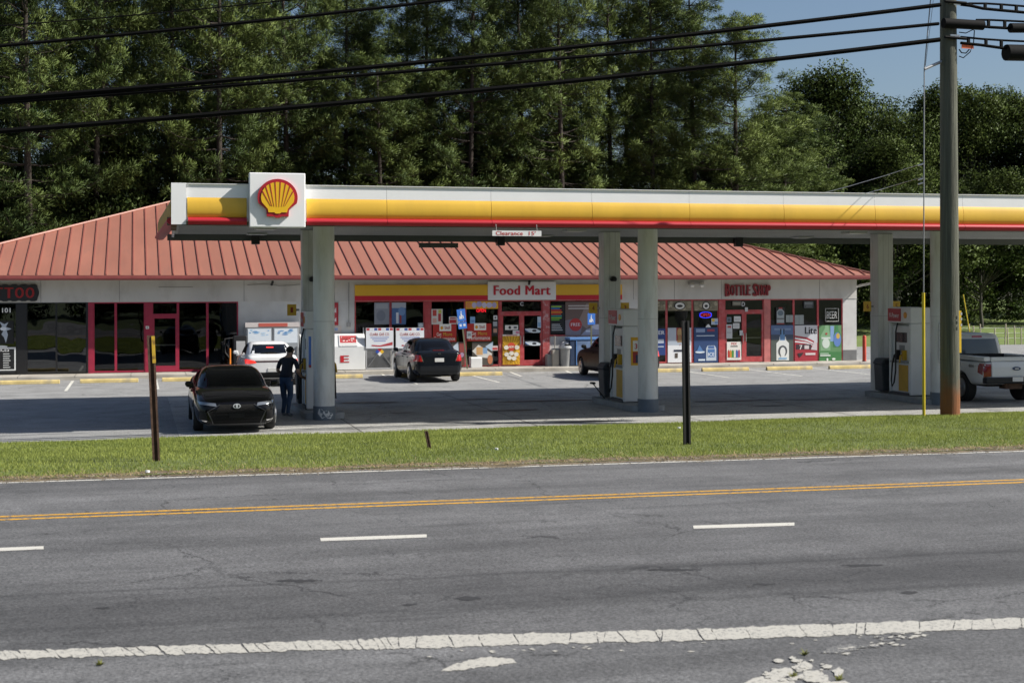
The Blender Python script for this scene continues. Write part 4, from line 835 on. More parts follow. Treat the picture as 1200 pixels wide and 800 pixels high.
def cprof(name, prof, x0, x1, m, parent=canopy, front=True):
    f = (lambda p, q, d: (d, p, q)) if front else (lambda p, q, d: (d, CD - p, q))
    return MB().prism(prof, f, x0, x1).build(name, m, parent, smooth=True)
white_pr = [(.14, CB + .08), (0, CB + .08), (0, CT - .02), (-.03, CT - .015), (-.03, CT), (.2, CT + .01), (.2, CT - .3), (.14, CT - .3)]
yz0, yz1 = CB + .165, CB + .60
yel_pr = [(-.005, yz0)] + [(-.012 - .045*math.sin(math.pi*(i/8)**.85)**.8, yz0 + (yz1-yz0)*i/8) for i in range(1, 8)] + [(-.005, yz1)]
red_pr = [(.10, CB + .01)] + [(.0 - .13*math.sin(math.pi*i/8), CB + .0825 - .0825*math.cos(math.pi*i/8)) for i in range(9)] + [(.10, CB + .155)]
SBX0, SBX1 = onY(292, 240, 32.0).x - .65, onY(357.5, 240, 32.0).x - .65
seg = 2.44; nseg = int(CL/seg) + 1
for i in range(nseg):
    a, b_ = max(.14, i*seg), min(CL, (i+1)*seg)
    cprof('white_panel', white_pr, a + .003, b_ - .003, cw)
    for c0, c1 in ((.44, SBX0 - .04), (SBX1 + .04, CL - .05)):
        u, v = max(a, c0), min(b_, c1)
        if v - u > .05:
            cprof('yellow_panel', yel_pr, u + .004, v - .004, cy); cprof('red_bar', red_pr, u + (.02 if u == .44 else .004), v - .004, cr)
    cprof('rear_white_panel', white_pr, a + .003, b_ - .003, cw, front=False)
    cprof('rear_yellow_panel', yel_pr, a + .004, b_ - .004, cy, front=False); cprof('rear_red_bar', red_pr, a + .004, b_ - .004, cr, front=False)
MB().box(.10, .42, -.05, -.031, CB + .0, CT + .005).build('corner_panel', cw, canopy)
MB().box(.135, .2, .02, CD - .02, CB + .08, CT).build('end_panel', cw, canopy)
e = MB().prism(yel_pr, lambda p, q, d: (p + .134 - .034*d, d, q), .1, CD - .1).build('end_yellow_panel', M('rusty_yellow', (.50, .30, .05), .7, dirt=(.16, .09, .05), dscale=3, damt=.95), canopy, smooth=True)
e = MB().prism(red_pr, lambda p, q, d: (p + .134 - .034*d, d, q), .1, CD - .1).build('end_red_bar', cr, canopy, smooth=True)
MB().box(CL, CL + .12, .02, CD - .02, CB + .08, CT).build('end_panel', cw, canopy)
MB().box(.10, .22, .3, 2.6, CB - .03, CB + .09).build('rusted_edge', M('rust_edge', (.16, .10, .06), .9, var=.5, scale=5, bump=.5), canopy)
soffit = MB().box(.15, CL, .21, CD - .21, CB + .17, CB + .20).build('soffit', sof_m, canopy)
for i in range(24): MB().box(.3, CL - .3, .5 + i*.4 - .006, .5 + i*.4 + .006, CB + .164, CB + .171).build('soffit_seam', M('seam_dark', (.16, .16, .15), .7), soffit)
for y_ in (.205, CD - .215): MB().box(.01, CL - .01, y_, y_ + .01, CB - .012, CB + .17).build('inner_flashing', M('flashing_grey', (.13, .14, .125), .6), canopy)
MB().box(.1, CL - .1, .22, CD - .22, CT - .25, CT - .2).build('roof_deck', M('deck_grey', (.45, .45, .44), .7), canopy)
for i in range(4):
    for j in (1.6, 4.9, 8.3):
        lb_ = MB().box(2.2 + i*8.35, 2.75 + i*8.35, j, j + .55, CB + .12, CB + .164).build('canopy_light', M('light_housing', (.5, .5, .48), .5), canopy)
        MB().box(2.26 + i*8.35, 2.69 + i*8.35, j + .06, j + .49, CB + .112, CB + .12).build('lens', M('lamp_lens', (.6, .6, .56), .3), lb_)
for lx in (2.5, 9.8, 17.5):
    b_ = MB().box(lx - .12, lx + .12, CD - .55, CD - .3, CB - .12, CB + .16).build('flood_light', M('camera_black', 0), canopy, bevel=.02)
# shell sign box
sb = MB().box(SBX0, SBX1, -.26, -.032, CB - .06, CB + 1.15).build('sign_box', cw, canopy, bevel=.02)
MB().box(SBX0 + .05, SBX1 - .05, .0, .25, CB + .93, CB + 1.12).build('sign_box_back', cw, sb)
sc = ((SBX0+SBX1)/2, CB + .58); Wd = .88
def pecten(k):
    o = [(.5*k*math.cos(a), .02 + .47*k*math.sin(a)) for a in [R(-18 + 216*i/30) for i in range(31)]]
    h = k - 1
    o += [(-.285 - .22*h, -.27), (-.27 - h*.22, -.455 - .6*h), (-.09, -.455 - .6*h), (-.05, -.485 - .6*h), (.05, -.485 - .6*h), (.09, -.455 - .6*h), (.27 + h*.22, -.455 - .6*h), (.285 + .22*h, -.27)]
    return [(sc[0] + a*Wd, sc[1] + b_*Wd) for a, b_ in o]
em = MB().prism(pecten(1.0), XZ, -.33, -.262).build('emblem', cr, sb)
MB().prism(pecten(.83), XZ, -.345, -.331).build('emblem_yellow', M('emblem_yellow', (.85, .50, .02), .35), em)
rb = MB()
for a in (-62, -45, -27.5, -9, 9, 27.5, 45, 62):
    t = R(a); x1_, z1_ = .43*math.sin(t), .02 + .41*math.cos(t) - (.04 if abs(a) > 60 else 0); x0_, z0_ = .10*math.sin(t)*2.0, -.22 + abs(a)*.0004
    n_ = Vector((z1_ - z0_, -(x1_ - x0_))).normalized()
    q = [(x0_ - n_.x*.004, z0_ - n_.y*.004), (x0_ + n_.x*.004, z0_ + n_.y*.004), (x1_ + n_.x*.014, z1_ + n_.y*.014), (x1_ - n_.x*.014, z1_ - n_.y*.014)]
    rb.prism([(sc[0] + u*Wd, sc[1] + v*Wd) for u, v in q], XZ, -.350, -.3455)
rb.build('emblem_rib', cr, em)
# columns (a round one in front, a square one behind, at each island)
colx = [3.77, 12.2, 20.67, 29.0]; FYc, RYc = 3.05, 6.35
for cx in colx:
    f = MB().lathe([(.262, .34), (.262, CB + .169)], (cx, FYc, 0), 28).build('front_column', col_m, canopy, smooth=True)
    MB().lathe([(.275, .0), (.275, .335), (.265, .345)], (cx, FYc, 0), 28).build('column_base', colg, f, smooth=True)
    MB().lathe([(.2635, 2.42), (.2635, 2.435)], (cx, FYc, 0), 28).build('joint_ring', M('joint_grey', (.45, .45, .44), .6), f, smooth=True)
    r = MB().box(cx - .25, cx + .25, RYc - .25, RYc + .25, .0, CB + .169).build('rear_column', col_m, canopy, bevel=.03)
    for u in (-.08, .09): MB().box(cx + u - .006, cx + u + .006, RYc - .253, RYc - .249, .2, CB + .16).build('panel_seam', M('joint_grey', 0), r)
    MB().box(cx - .252, cx + .252, RYc - .2525, RYc + .2525, 2.38, 2.395).build('joint_band', M('joint_grey', 0), r)
canopy.location = (.65, 32.2, 0); canopy.rotation_euler.z = R(-1.2)
CM = Matrix.Translation((.65, 32.2, 0)) @ Matrix.Rotation(R(-1.2), 4, 'Z')
cpt = lambda x, y, z=0.: CM @ Vector((x, y, z))
for c in (onY(491, 287, 42.0).x,):
    s = MB().box(c, onY(537, 287, 42.0).x, 42.0, 42.02, onY(514, 290.2, 42.0).z, onY(514, 284.6, 42.0).z); s.tube([(c + .1, 42.01, 4.45), (c + .1, 42.01, 4.7)], .01, 5); s.tube([(c + 1.0, 42.01, 4.45), (c + 1.0, 42.01, 4.7)], .01, 5)
    tag(s.build('clearance_sign', M('sign_back', (.12, .125, .11), .6)), 'dark back of the clearance sign hanging from the rear canopy edge', 'sign')
# paint chips on the first column base
s = MB(); 
for k, (u, z, rr) in enumerate(((-.05, .17, .13), (.1, .12, .09))):
    pts = []
    for a, b_, _ in blob(u, z, rr, rr*.9, 0, k + 7, 14, .4):
        t = a/.2765; pts.append(cpt(colx[0] + .2775*math.sin(t), FYc - .2775*math.cos(t), min(.33, max(.01, b_))))
    s.add(pts, [tuple(range(14))])
tag(s.build('peeled_paint', M('column_white', 0), recalc=False), 'white peeled paint patch on the grey base of the left front column', 'paint patch')
cs = empty('clearance_sign', cpt(8.6, -.4, 4.4), 'white clearance sign with red lettering hanging under the canopy edge', 'sign')
q0, q1 = onY(577, 272, 31.72), onY(634.5, 272, 31.72); zt, zb = onY(600, 270.2, 31.72).z, onY(600, 276.6, 31.72).z
MB().box(q0.x, q1.x, 31.72, 31.735, zb, zt).build('board', M('sign_white', 0), cs)
for c in (q0.x + .1, q1.x - .1): MB().tube([(c, 31.73, zt), (c, 31.78, 4.7)], .008, 5).build('hanger', grey_pl, cs)
put_text(MB(), 'Clearance', q0.x + .08, q0.x + (q1.x - q0.x)*.62, zb + .02, zt - .015, XZ, 31.716, None, .02).build('lettering', flat('#c03a3a'), cs, recalc=False)
put_text(MB(), "15'", q0.x + (q1.x - q0.x)*.74, q0.x + (q1.x - q0.x)*.88, zb + .02, zt - .015, XZ, 31.716, None, .02).build('lettering', flat('#c03a3a'), cs, recalc=False)
# ------------------------------------------------------------------ islands and pumps
isl_m = M('island_concrete', (.30, .31, .31), .8, var=.2, scale=3, dirt=(.13, .13, .13), dscale=2, damt=.6)
rub = M('rubber_black', (.012, .012, .013), .55); pw_ = M('pump_white', (.70, .71, .71), .4, var=.05, scale=2)
ORD = ['left', 'middle', 'right']
def island(k):
    c = cpt(colx[k], 4.82)
    pts = []
    for sy in (-1, 1):
        for i in range(9):
            t = (math.pi*i/8) + (math.pi if sy < 0 else 0); pts.append((c.x + .50*math.cos(t), c.y + sy*1.55 + .30*math.sin(t)))
    o = MB().prism(pts, XY, 0, .16).build('pump_island', isl_m, bevel=.02)
    return tag(o, f'grey concrete kerb island under the {ORD[k]} fuel pump', 'kerb island', 'pump islands')
def make_pump():
    t = empty('fuel_pump')
    z = .16
    MB().box(-.36, .36, -.55, .55, z, z + .08).build('plinth', M('plinth_dark', (.06, .065, .07), .6), t)
    MB().box(-.30, .30, -.50, .50, z + .08, z + .92).build('lower_cabinet', pw_, t, bevel=.02)
    MB().box(-.27, .27, -.50, .50, z + .92, z + 1.98).build('upper_cabinet', pw_, t, bevel=.02)
    for s_ in (-1, 1):
        MB().box(-.34, .34, 0.5 if s_ > 0 else -.62, .62 if s_ > 0 else -.5, z + .02, z + 2.05).build('end_panel', pw_, t, bevel=.03)
    MB().box(-.36, .36, -.66, .66, z + 2.05, z + 2.50).build('header', pw_, t, bevel=.03)
    for s_ in (-1, 1):
        y0_, y1_ = (-.12, .60) if s_ < 0 else (-.60, .12)
        h = MB().box(.362 if s_ > 0 else -.376, .376 if s_ > 0 else -.362, y0_, y1_, z + 2.1, z + 2.46).build('brand_panel', M('pump_red', (.42, .02, .035), .4), t)
        put_text(MB(), 'V-Power', -.28, .28, z + 2.2, z + 2.34, (lambda a, b_, d: (d*s_, -s_*.24 + a*s_, b_)), .379, None, .03).build('lettering', flat('#d8cfd0'), h, recalc=False)
        MB().lathe([(.02, 0), (.09, .001), (.09, .014), (.02, .016)], (.362 if s_ > 0 else -.378, s_*.38, z + 2.28), 12, 'x').build('shell_badge', M('badge_yellow', (.75, .33, .03), .4), t)
        yp = MB().box(0.302 if s_ > 0 else -.312, .312 if s_ > 0 else -.302, -.42, .10, z + .12, z + .86).build('yellow_panel', M('pump_yellow', (.62, .36, .03), .45, var=.12), t)
        MB().box(0.30 if s_ > 0 else -.40, .40 if s_ > 0 else -.30, -.45, .45, z + .92, z + .97).build('shelf', M('shelf_grey', (.35, .36, .37), .5), t)
        sc_ = MB().box(0.272 if s_ > 0 else -.282, .282 if s_ > 0 else -.272, -.3, .3, z + 1.5, z + 1.78).build('display', M('screen_dark', (.03, .035, .04), .2), t)
        MB().box(0.272 if s_ > 0 else -.280, .280 if s_ > 0 else -.272, -.18, .12, z + 1.2, z + 1.42).build('keypad', M('keypad_grey', (.25, .26, .27), .5), t)
        for yy, cc in ((-.24, .75), (.12, .12)):
            nz = MB().box(s_*.31 - .07, s_*.31 + .07, yy - .05, yy + .05, z + 1.0, z + 1.28); nz.tube([(s_*.34, yy, z + 1.25), (s_*.44, yy, z + 1.12), (s_*.47, yy, z + .92)], [.03, .028, .022], 8)
            nz.build('nozzle', M('nozzle_yellow', (.6, .36, .02), .45) if cc > .5 else rub, t)
            hp = [(s_*.33, yy, z + 2.06), (s_*.40, yy - .02, z + 1.8), (s_*.42, yy - .05, z + 1.2), (s_*.44, yy - .08, z + .7), (s_*.47, yy - .04, z + .35), (s_*.49, yy + .03, z + .24), (s_*.49, yy + .08, z + .4), (s_*.47, yy + .05, z + .9), (s_*.46, yy, z + 1.05)]
            if cc < .5: MB().tube(hp, .022, 7).build('hose', rub, t, smooth=True)
    ps = MB().box(-.13, .17, -.632, -.621, z + 1.0, z + 1.75, flat('#e0aa28')); ps.box(-.08, .17, -.636, -.633, z + 1.38, z + 1.66, flat('#e4e2dc')); ps.box(-.08, .17, -.636, -.633, z + 1.06, z + 1.36, flat('#a53a32'))
    put_text(ps, '30', -.03, .14, z + 1.44, z + 1.58, XZ, -.638, flat('#b02a34'), .04); ps.box(.0, .1, -.640, -.637, z + 1.06, z + 1.28, flat('#2f3a5c'))
    ps.build('price_poster', None, t, recalc=False)
    return t
pump = make_pump()
labels = ['white fuel pump behind the left round column beside the man', 'white fuel pump with yellow price poster behind the middle round column', 'white fuel pump with red brand panel left of the utility pole']
for k in range(3):
    island(k); o = pump if k == 0 else copy_tree(pump); c = cpt(colx[k], 4.68)
    o.location = c; o.rotation_euler.z = R(-1.2); tag(o, labels[k], 'fuel pump', 'fuel pumps')
    if k == 2:
        for ch in list(o.children):
            if ch.name.startswith('price_poster'): bpy.data.objects.remove(ch)
    if k == 0:
        for ch in list(o.children):
            if ch.name.startswith('price_poster'): pp0 = ch
bpy.data.objects.remove(pp0)
# waste bins at the rear columns, number flags, cameras
bin_m = M('bin_charcoal', (.045, .052, .06), .55, var=.15, scale=5)
def make_bin():
    t = empty('waste_bin')
    MB().prism([(-.25, .05), (.25, .05), (.29, .82), (-.29, .82)], lambda a, b_, d: (a, d, b_), -.24, .24).build('body', bin_m, t, bevel=.03)
    MB().prism([(-.30, .82), (.30, .82), (.30, .88), (.22, 1.0), (-.22, 1.0), (-.30, .88)], lambda a, b_, d: (a, d, b_), -.27, .27).build('lid', bin_m, t, bevel=.03)
    MB().box(-.2, .2, -.275, -.271, .86, .94).build('slot', rub, t)
    return t
bn = make_bin(); bl = ['charcoal waste bin at the left island beside the man', 'charcoal waste bin beside the middle rear column', 'charcoal waste bin beside the right rear column']
for k in range(3):
    o = bn if k == 0 else copy_tree(bn); c = cpt(colx[k] - .18, RYc - .62, .16); o.location = c; tag(o, bl[k], 'waste bin', 'waste bins on the islands')
for k, (st, side) in enumerate((('1', -1), ('4', -1), ('3', 1), ('6', -1), ('5', 1))):
    ck = (0, 1, 1, 2, 2)[k]; c = cpt(colx[ck] + side*(.52 if side < 0 else .42), RYc - .1, 2.52)
    t = empty('pump_number_flag', c, ['yellow number flag on the left rear column', 'yellow number flag on the left side of the middle rear column', 'yellow number flag on the right side of the middle rear column', 'yellow number flag on the left side of the right rear column', 'yellow number flag on the right side of the right rear column'][k], 'sign', 'yellow pump number flags')
    MB().box(c.x - .12, c.x + .12, c.y - .02, c.y + .02, c.z, c.z + .3).build('plate', M('flag_yellow', (.70, .42, .03), .45), t)
    put_text(MB(), st, c.x - .035, c.x + .035, c.z + .08, c.z + .22, XZ, c.y - .023, None, .02).build('numeral', flat('#8a2a1c'), t, recalc=False)
    MB().box(c.x + (.12 if side < 0 else -.2), c.x + (.2 if side < 0 else -.12), c.y - .01, c.y + .01, c.z + .12, c.z + .18).build('bracket', grey_pl, t)
for k, lab in ((0, 'round black camera high on the left rear column'), (1, 'round black camera high on the middle rear column')):
    c = cpt(colx[k] + .02, RYc - .30, 3.48); s = MB().lathe([(.03, -.06), (.08, -.05), (.1, 0), (.08, .06), (.02, .09)], c, 14); s.box(c.x - .03, c.x + .03, c.y, c.y + .06, c.z - .04, c.z + .04)
    tag(s.build('security_camera', M('camera_black', 0), smooth=True), lab, 'camera')
c = cpt(colx[0] - .33, FYc + .2, 1.3); t = MB().box(c.x - .02, c.x + .02, c.y - .1, c.y + .1, 1.35, 2.05, blue_s); t.box(c.x - .021, c.x + .021, c.y - .1, c.y + .1, 1.28, 1.349, flat('#a83240'))
tag(t.build('blue_sign', None), 'narrow blue sign standing out beside the left front column', 'sign')
c = cpt(colx[2] - .1, FYc - .27, 1.2); t = MB().box(c.x - .1, c.x + .08, c.y - .012, c.y - .002, 1.15, 2.25, flat('#a9adad'))
for k in range(7): t.box(c.x - .08, c.x + .06, c.y - .016, c.y - .0125, 1.25 + k*.13, 1.28 + k*.13, flat('#6d7275'))
tag(t.build('instruction_sign', None), 'pale instruction sign on the right front column near the yellow guy guard', 'sign')
wsh = cpt(colx[1] - .62, FYc + 2.2, .16)
s = MB().box(wsh.x - .02, wsh.x + .02, wsh.y - .02, wsh.y + .02, .3, .34); s.tube([(wsh.x + .12, wsh.y, .2), (wsh.x - .22, wsh.y, .62)], .016, 6); s.box(wsh.x - .27, wsh.x - .17, wsh.y - .1, wsh.y + .1, .6, .65)
tag(s.build('squeegee', rub), 'black squeegee handle leaning at the middle island bin', 'squeegee')
# ------------------------------------------------------------------ utility pole, cables, posts in the verge
wood = M('pole_wood', (.105, .108, .080), .9, var=.35, scale=5, bump=1.0, bscale=14, stretch=(5, 5, .16), dirt=(.045, .047, .038), dscale=1.6, damt=.8)
_n, _l = wood.node_tree.nodes, wood.node_tree.links; _g = _n.new('ShaderNodeNewGeometry'); _sx = _n.new('ShaderNodeSeparateXYZ'); _l.new(_g.outputs['Position'], _sx.inputs[0])
_no = _n.new('ShaderNodeTexNoise'); _no.inputs['Scale'].default_value = 2.5; _l.new(_g.outputs['Position'], _no.inputs['Vector'])
_ma = _n.new('ShaderNodeMath'); _ma.operation = 'MULTIPLY_ADD'; _ma.inputs[1].default_value = -1.0; _l.new(_no.outputs['Fac'], _ma.inputs[0]); _l.new(_sx.outputs[2], _ma.inputs[2])
_mr = _n.new('ShaderNodeMapRange'); _mr.inputs[1].default_value = .0; _mr.inputs[2].default_value = .7; _mr.inputs[3].default_value = 1; _mr.inputs[4].default_value = 0; _l.new(_ma.outputs[0], _mr.inputs[0])
_mx = _n.new('ShaderNodeMix'); _mx.data_type = 'RGBA'; _b = _n['Principled BSDF']; _l.new(_b.inputs['Base Color'].links[0].from_socket, _mx.inputs['A']); _mx.inputs['B'].default_value = (.22, .085, .03, 1); _l.new(_mr.outputs[0], _mx.inputs['Factor']); _l.new(_mx.outputs['Result'], _b.inputs['Base Color'])
PYY = 29.45; PX = onY(1113.6, 487, PYY).x
up_ = empty('utility_pole', (PX, PYY, 0), 'weathered round wooden utility pole with a reddish foot at the right', 'utility pole')
hs = [-.3, .5, 1.0, 2.5, 4.5, 7, 9.5, 10.4]
MB().tube([(PX - .002*h, PYY, h) for h in hs], [.226 - .0040*h for h in hs], 24).build('shaft', wood, up_, smooth=True)
pz = lambda py: onY(1113, py, PYY).z
pxx = lambda px, py: onY(px, py, PYY).x
ym = MB().box(pxx(1118.8, 390), pxx(1122.2, 390), PYY - .16, PYY - .12, pz(413), pz(364)); ym.build('marker_strip', M('marker_yellow', (.72, .46, .02), .5, var=.1), up_)
for py in (366, 372, 379): MB().box(pxx(1119, 370), pxx(1120.6, 370), PYY - .25, PYY - .235, pz(py + 3), pz(py)).build('number_tag', M('aluminium', (.6, .6, .58), .4, .6), up_)
blk = M('cable_black', (.003, .003, .003), .9, spec=.1); stl = M('galvanised', (.33, .34, .35), .5, .4); splice = M('splice_black', (.005, .005, .005), .8, spec=.15)
MB().tube([(pxx(1104, 70), PYY, pz(72.5)), (pxx(1083, 82), PYY - .02, pz(82.5))], .035, 8).build('strut', stl, up_)
MB().box(pxx(1112, 7), pxx(1120, 7), PYY - .215, PYY - .2, pz(8.2), pz(6.4)).build('tag_plate', M('aluminium', 0), up_)
MB().box(pxx(1108, 44), pxx(1118.5, 44), PYY - .225, PYY - .2, pz(46.4), pz(42.6)).build('tag_plate', M('aluminium', 0), up_)
MB().box(pxx(1121.5, 54), pxx(1135.5, 54), PYY - .2, PYY - .19, pz(58), pz(51.2)).build('orange_tag', M('tag_orange', (.70, .13, .03), .5), up_)
MB().tube([(pxx(1099, 46), PYY - .24, pz(30)), (pxx(1145, 30), PYY - .24, pz(30.5))], .115, 12).build('splice_case', splice, up_, smooth=True)
for a, b_ in ((4.5, 0), (30, 0), (46, 0)): MB().tube([(pxx(1101, a), PYY - .23, pz(a)), (pxx(1126, a), PYY - .23, pz(a + 1))], .035, 6).build('clamp', splice, up_)
def wire(name, label, pts, r, m=blk, group=None, n=6, parent=None):
    o = MB().tube(pts, r, n).build(name, m, parent, smooth=True)
    return tag(o, label, 'cable', group) if parent is None else o
def pole_cable(label, pix, r, yoff=0., x_to=-26):
    P = np.array([tuple(onY(x, y, PYY + yoff)) for x, y in pix]); k = np.polyfit(P[:, 0], P[:, 2], 2 if len(pix) > 2 else 1)
    xs = np.linspace(x_to, P[:, 0].max(), 40)
    return wire('utility_cable', label, [(x, PYY + yoff, float(np.polyval(k, x))) for x in xs], r, blk, 'cables strung to the utility pole')
pole_cable('top thick black cable reaching the pole just under the upper frame edge', [(1102, 6.5), (1000, 17.7), (900, 30), (800, 41.7), (400, 82.5), (0, 115.8)], .052, -.22)
pole_cable('middle black cable running into the splice case on the pole', [(1100, 28), (1000, 38), (900, 47), (800, 55.5), (400, 90.5), (0, 120)], .042, -.20)
pole_cable('lowest thick black cable crossing in front of the pines', [(1101, 46.5), (1000, 59), (900, 71), (800, 81), (400, 120.8), (0, 153.8)], .058, -.24)
pole_cable('black cable rising out of the frame at the upper left', [(0, 54), (200, 35), (400, 14), (530, 0), (700, -22)], .038, 0.)
pole_cable('thin black wire above the others at the upper left', [(0, 30.5), (180, 16), (340, 0), (500, -18)], .014, .1)
# to the right of the pole: strand, cable and spacers
def rp(px, py, yo=-.2): p = onY(px, py, PYY + yo); return (p.x, p.y, p.z)
for k, (a, b_, sp) in enumerate((
    ([(1126, 5.5), (1136, 4.2), (1155, 4.3), (1175, 5.5), (1230, 10)], [(1126, 5.5), (1138, 7), (1152, 10.2), (1170, 12), (1230, 17.5)], [1137, 1154.5, 1173.5, 1191]),
    ([(1144, 23.5), (1160, 23.6), (1180, 24.5), (1230, 27)], [(1144, 30.5), (1160, 32), (1185, 33.5), (1230, 36)], [1158.5, 1177.5]),
    ([(1126, 43.5), (1150, 45.8), (1175, 47.5), (1230, 50)], [(1126, 50.5), (1150, 53), (1178, 57), (1230, 62)], [1135, 1155.5, 1173.5]))):
    t = empty('lashed_cable', rp(1126, b_[0][1]), ['upper strand and cable with spacers right of the pole', 'middle strand and cable running to the short splice case', 'lower strand and cable running to the big splice case'][k], 'cable', 'lashed cables right of the pole')
    wire('strand', None, [rp(*p) for p in a], .026, parent=t); wire('cable', None, [rp(*p) for p in b_], .036, parent=t)
    for x in sp:
        ya, yb = np.interp(x, [p[0] for p in a], [p[1] for p in a]), np.interp(x, [p[0] for p in b_], [p[1] for p in b_])
        p0, p1 = rp(x, ya), rp(x, yb); MB().box(p0[0]-.028, p0[0]+.028, p0[1]-.03, p0[1]+.03, p1[2], p0[2]).build('spacer', splice, t)
    if k == 1: MB().tube([rp(1184, 33), rp(1240, 33)], .115, 12).build('splice_case', splice, t, smooth=True)
    if k == 2: MB().tube([rp(1179, 61.8), rp(1240, 63)], .19, 14).build('splice_case', splice, t, smooth=True)
wire('drip_loop', 'thin looping wires hanging below the splice case on the pole', [rp(1124, 38), rp(1132, 39), rp(1140, 35), rp(1142, 36), rp(1141, 50), rp(1137, 61), rp(1129, 68), rp(1124, 66)], .012)
wire('drip_loop', 'short curled wire under the orange tag on the pole', [rp(1124, 58), rp(1127, 62), rp(1132, 62.5), rp(1136, 58)], .014)
# sidewalk guy with its yellow guard
gx = onY(1082, 488.5, PYY)
gt = empty('guy_wire', (gx.x, PYY, 0), 'steel guy wire with a yellow plastic guard left of the utility pole', 'guy wire')
MB().tube([rp(1096, -60, 0), rp(1083.2, 82, 0), (gx.x, PYY, .1)], .014, 6).build('wire', stl, gt)
MB().tube([rp(1101, -60, 0), rp(1084.5, 78, 0)], .006, 5).build('thin_wire', stl, gt)
MB().tube([(gx.x, PYY - .03, 0), (gx.x - .004, PYY - .03, onY(1082, 343, PYY).z)], .036, 10).build('guard', M('guard_yellow', (.62, .47, .02), .5, var=.12), gt, smooth=True)
for py in (192, 209, 214): MB().tube([rp(1083, py, .03), rp(1076, py + 2, .05)], .018, 5).build('wire_clamp', M('aluminium', 0), gt)
for k, (ya, pl, lab) in enumerate((((191), (22., 66, 7.4), 'upper thin grey service wire behind the canopy edge'), (207, (21., 66, 6.9), 'lower thin grey service wire behind the canopy edge'))):
    a = Vector(rp(1083, ya, .05)); b_ = Vector(pl); pts = []
    for i in range(17):
        t = i/16; p = a.lerp(b_, t); p.z -= 1.5*4*t*(1-t)*.55; pts.append(p)
    wire('service_wire', lab, pts, .008, stl, 'service wires behind the canopy')
# posts in the grass
rust = M('rusty_steel', (.10, .055, .035), .8, var=.4, scale=9, bump=.3); bpost = M('black_steel', (.016, .015, .015), .6, var=.3, scale=7)
def upost(name, label, px, py, tx, ty, w, m, tip=None):
    b0 = on_verge(px, py); top = onY(tx, ty, b0.y); s = MB()
    f = lambda a, b_, d: tuple(Vector((b0.x, b0.y, b0.z - .1)).lerp(top, d) + Vector((a, b_, 0)))
    s.prism([(-w, -.02), (-w*.45, -.02), (-w*.45, .03), (w*.45, .03), (w*.45, -.02), (w, -.02), (w, .045), (-w, .045)], f, 0, 1)
    t = empty(name, b0, label, 'post'); s.build('channel', m, t)
    if tip:
        s = MB(); s.prism([(w*.15, -.026), (w*1.05, -.026), (w*1.05, -.021), (w*.15, -.021)], f, tip, .995)
        s.build('reflector', M('reflector_yellow', (.62, .40, .04), .5, dirt=(.12, .05, .03), dscale=9, damt=1), t)
    return t
upost('sign_post', 'rusty brown sign post without a sign at the left of the grass', 183.5, 540, 176.5, 393, .062, rust, .79)
upost('sign_post', 'black sign post without a sign right of the middle pump', 805.5, 521, 803.5, 376, .066, bpost)
upost('stake', 'short rusty stake leaning in the middle of the grass strip', 505, 526, 499.5, 505, .03, rust)
# ------------------------------------------------------------------ vehicles (built nose towards +y, rear bumper at y = 0, then placed)
car_glass = M('car_glass', (.004, .004, .005), .03, spec=.3)
tyre_m = M('tyre_rubber', (.018, .018, .018), .8); rim_m = M('alloy_rim', (.42, .43, .44), .3, .9); blk_pl = M('black_plastic', (.010, .010, .011), .5, spec=.2)
tail_m = M('tail_lamp', (.45, .01, .015), .15, coat=1); chrome = M('chrome_trim', (.7, .7, .7), .12, 1.); plate_m = M('licence_plate', (.62, .62, .60), .5)
head_m = M('head_lamp', (.30, .32, .34), .08, .6, coat=1)
def loft_half(st, crown):
    rows_ = []
    for y, w, zb, zt in st:
        h = zt - zb; c = crown(y)
        prof = [(0, zb), (.78*w, zb), (.93*w, zb + .05*h), (.985*w, zb + .22*h), (1.0*w, zb + .48*h), (.992*w, zb + .68*h), (.965*w, zb + .86*h), (.91*w, zb + .965*h), (.80*w, zt + c*.15), (.45*w, zt + c*.75), (0, zt + c)]
        rows_.append([(x, y, z) for x, z in prof] + [(-x, y, z) for x, z in prof[-2:0:-1]])
    return rows_
def evaluated(ob):
    dg = bpy.context.evaluated_depsgraph_get(); return bpy.data.meshes.new_from_object(ob.evaluated_get(dg))
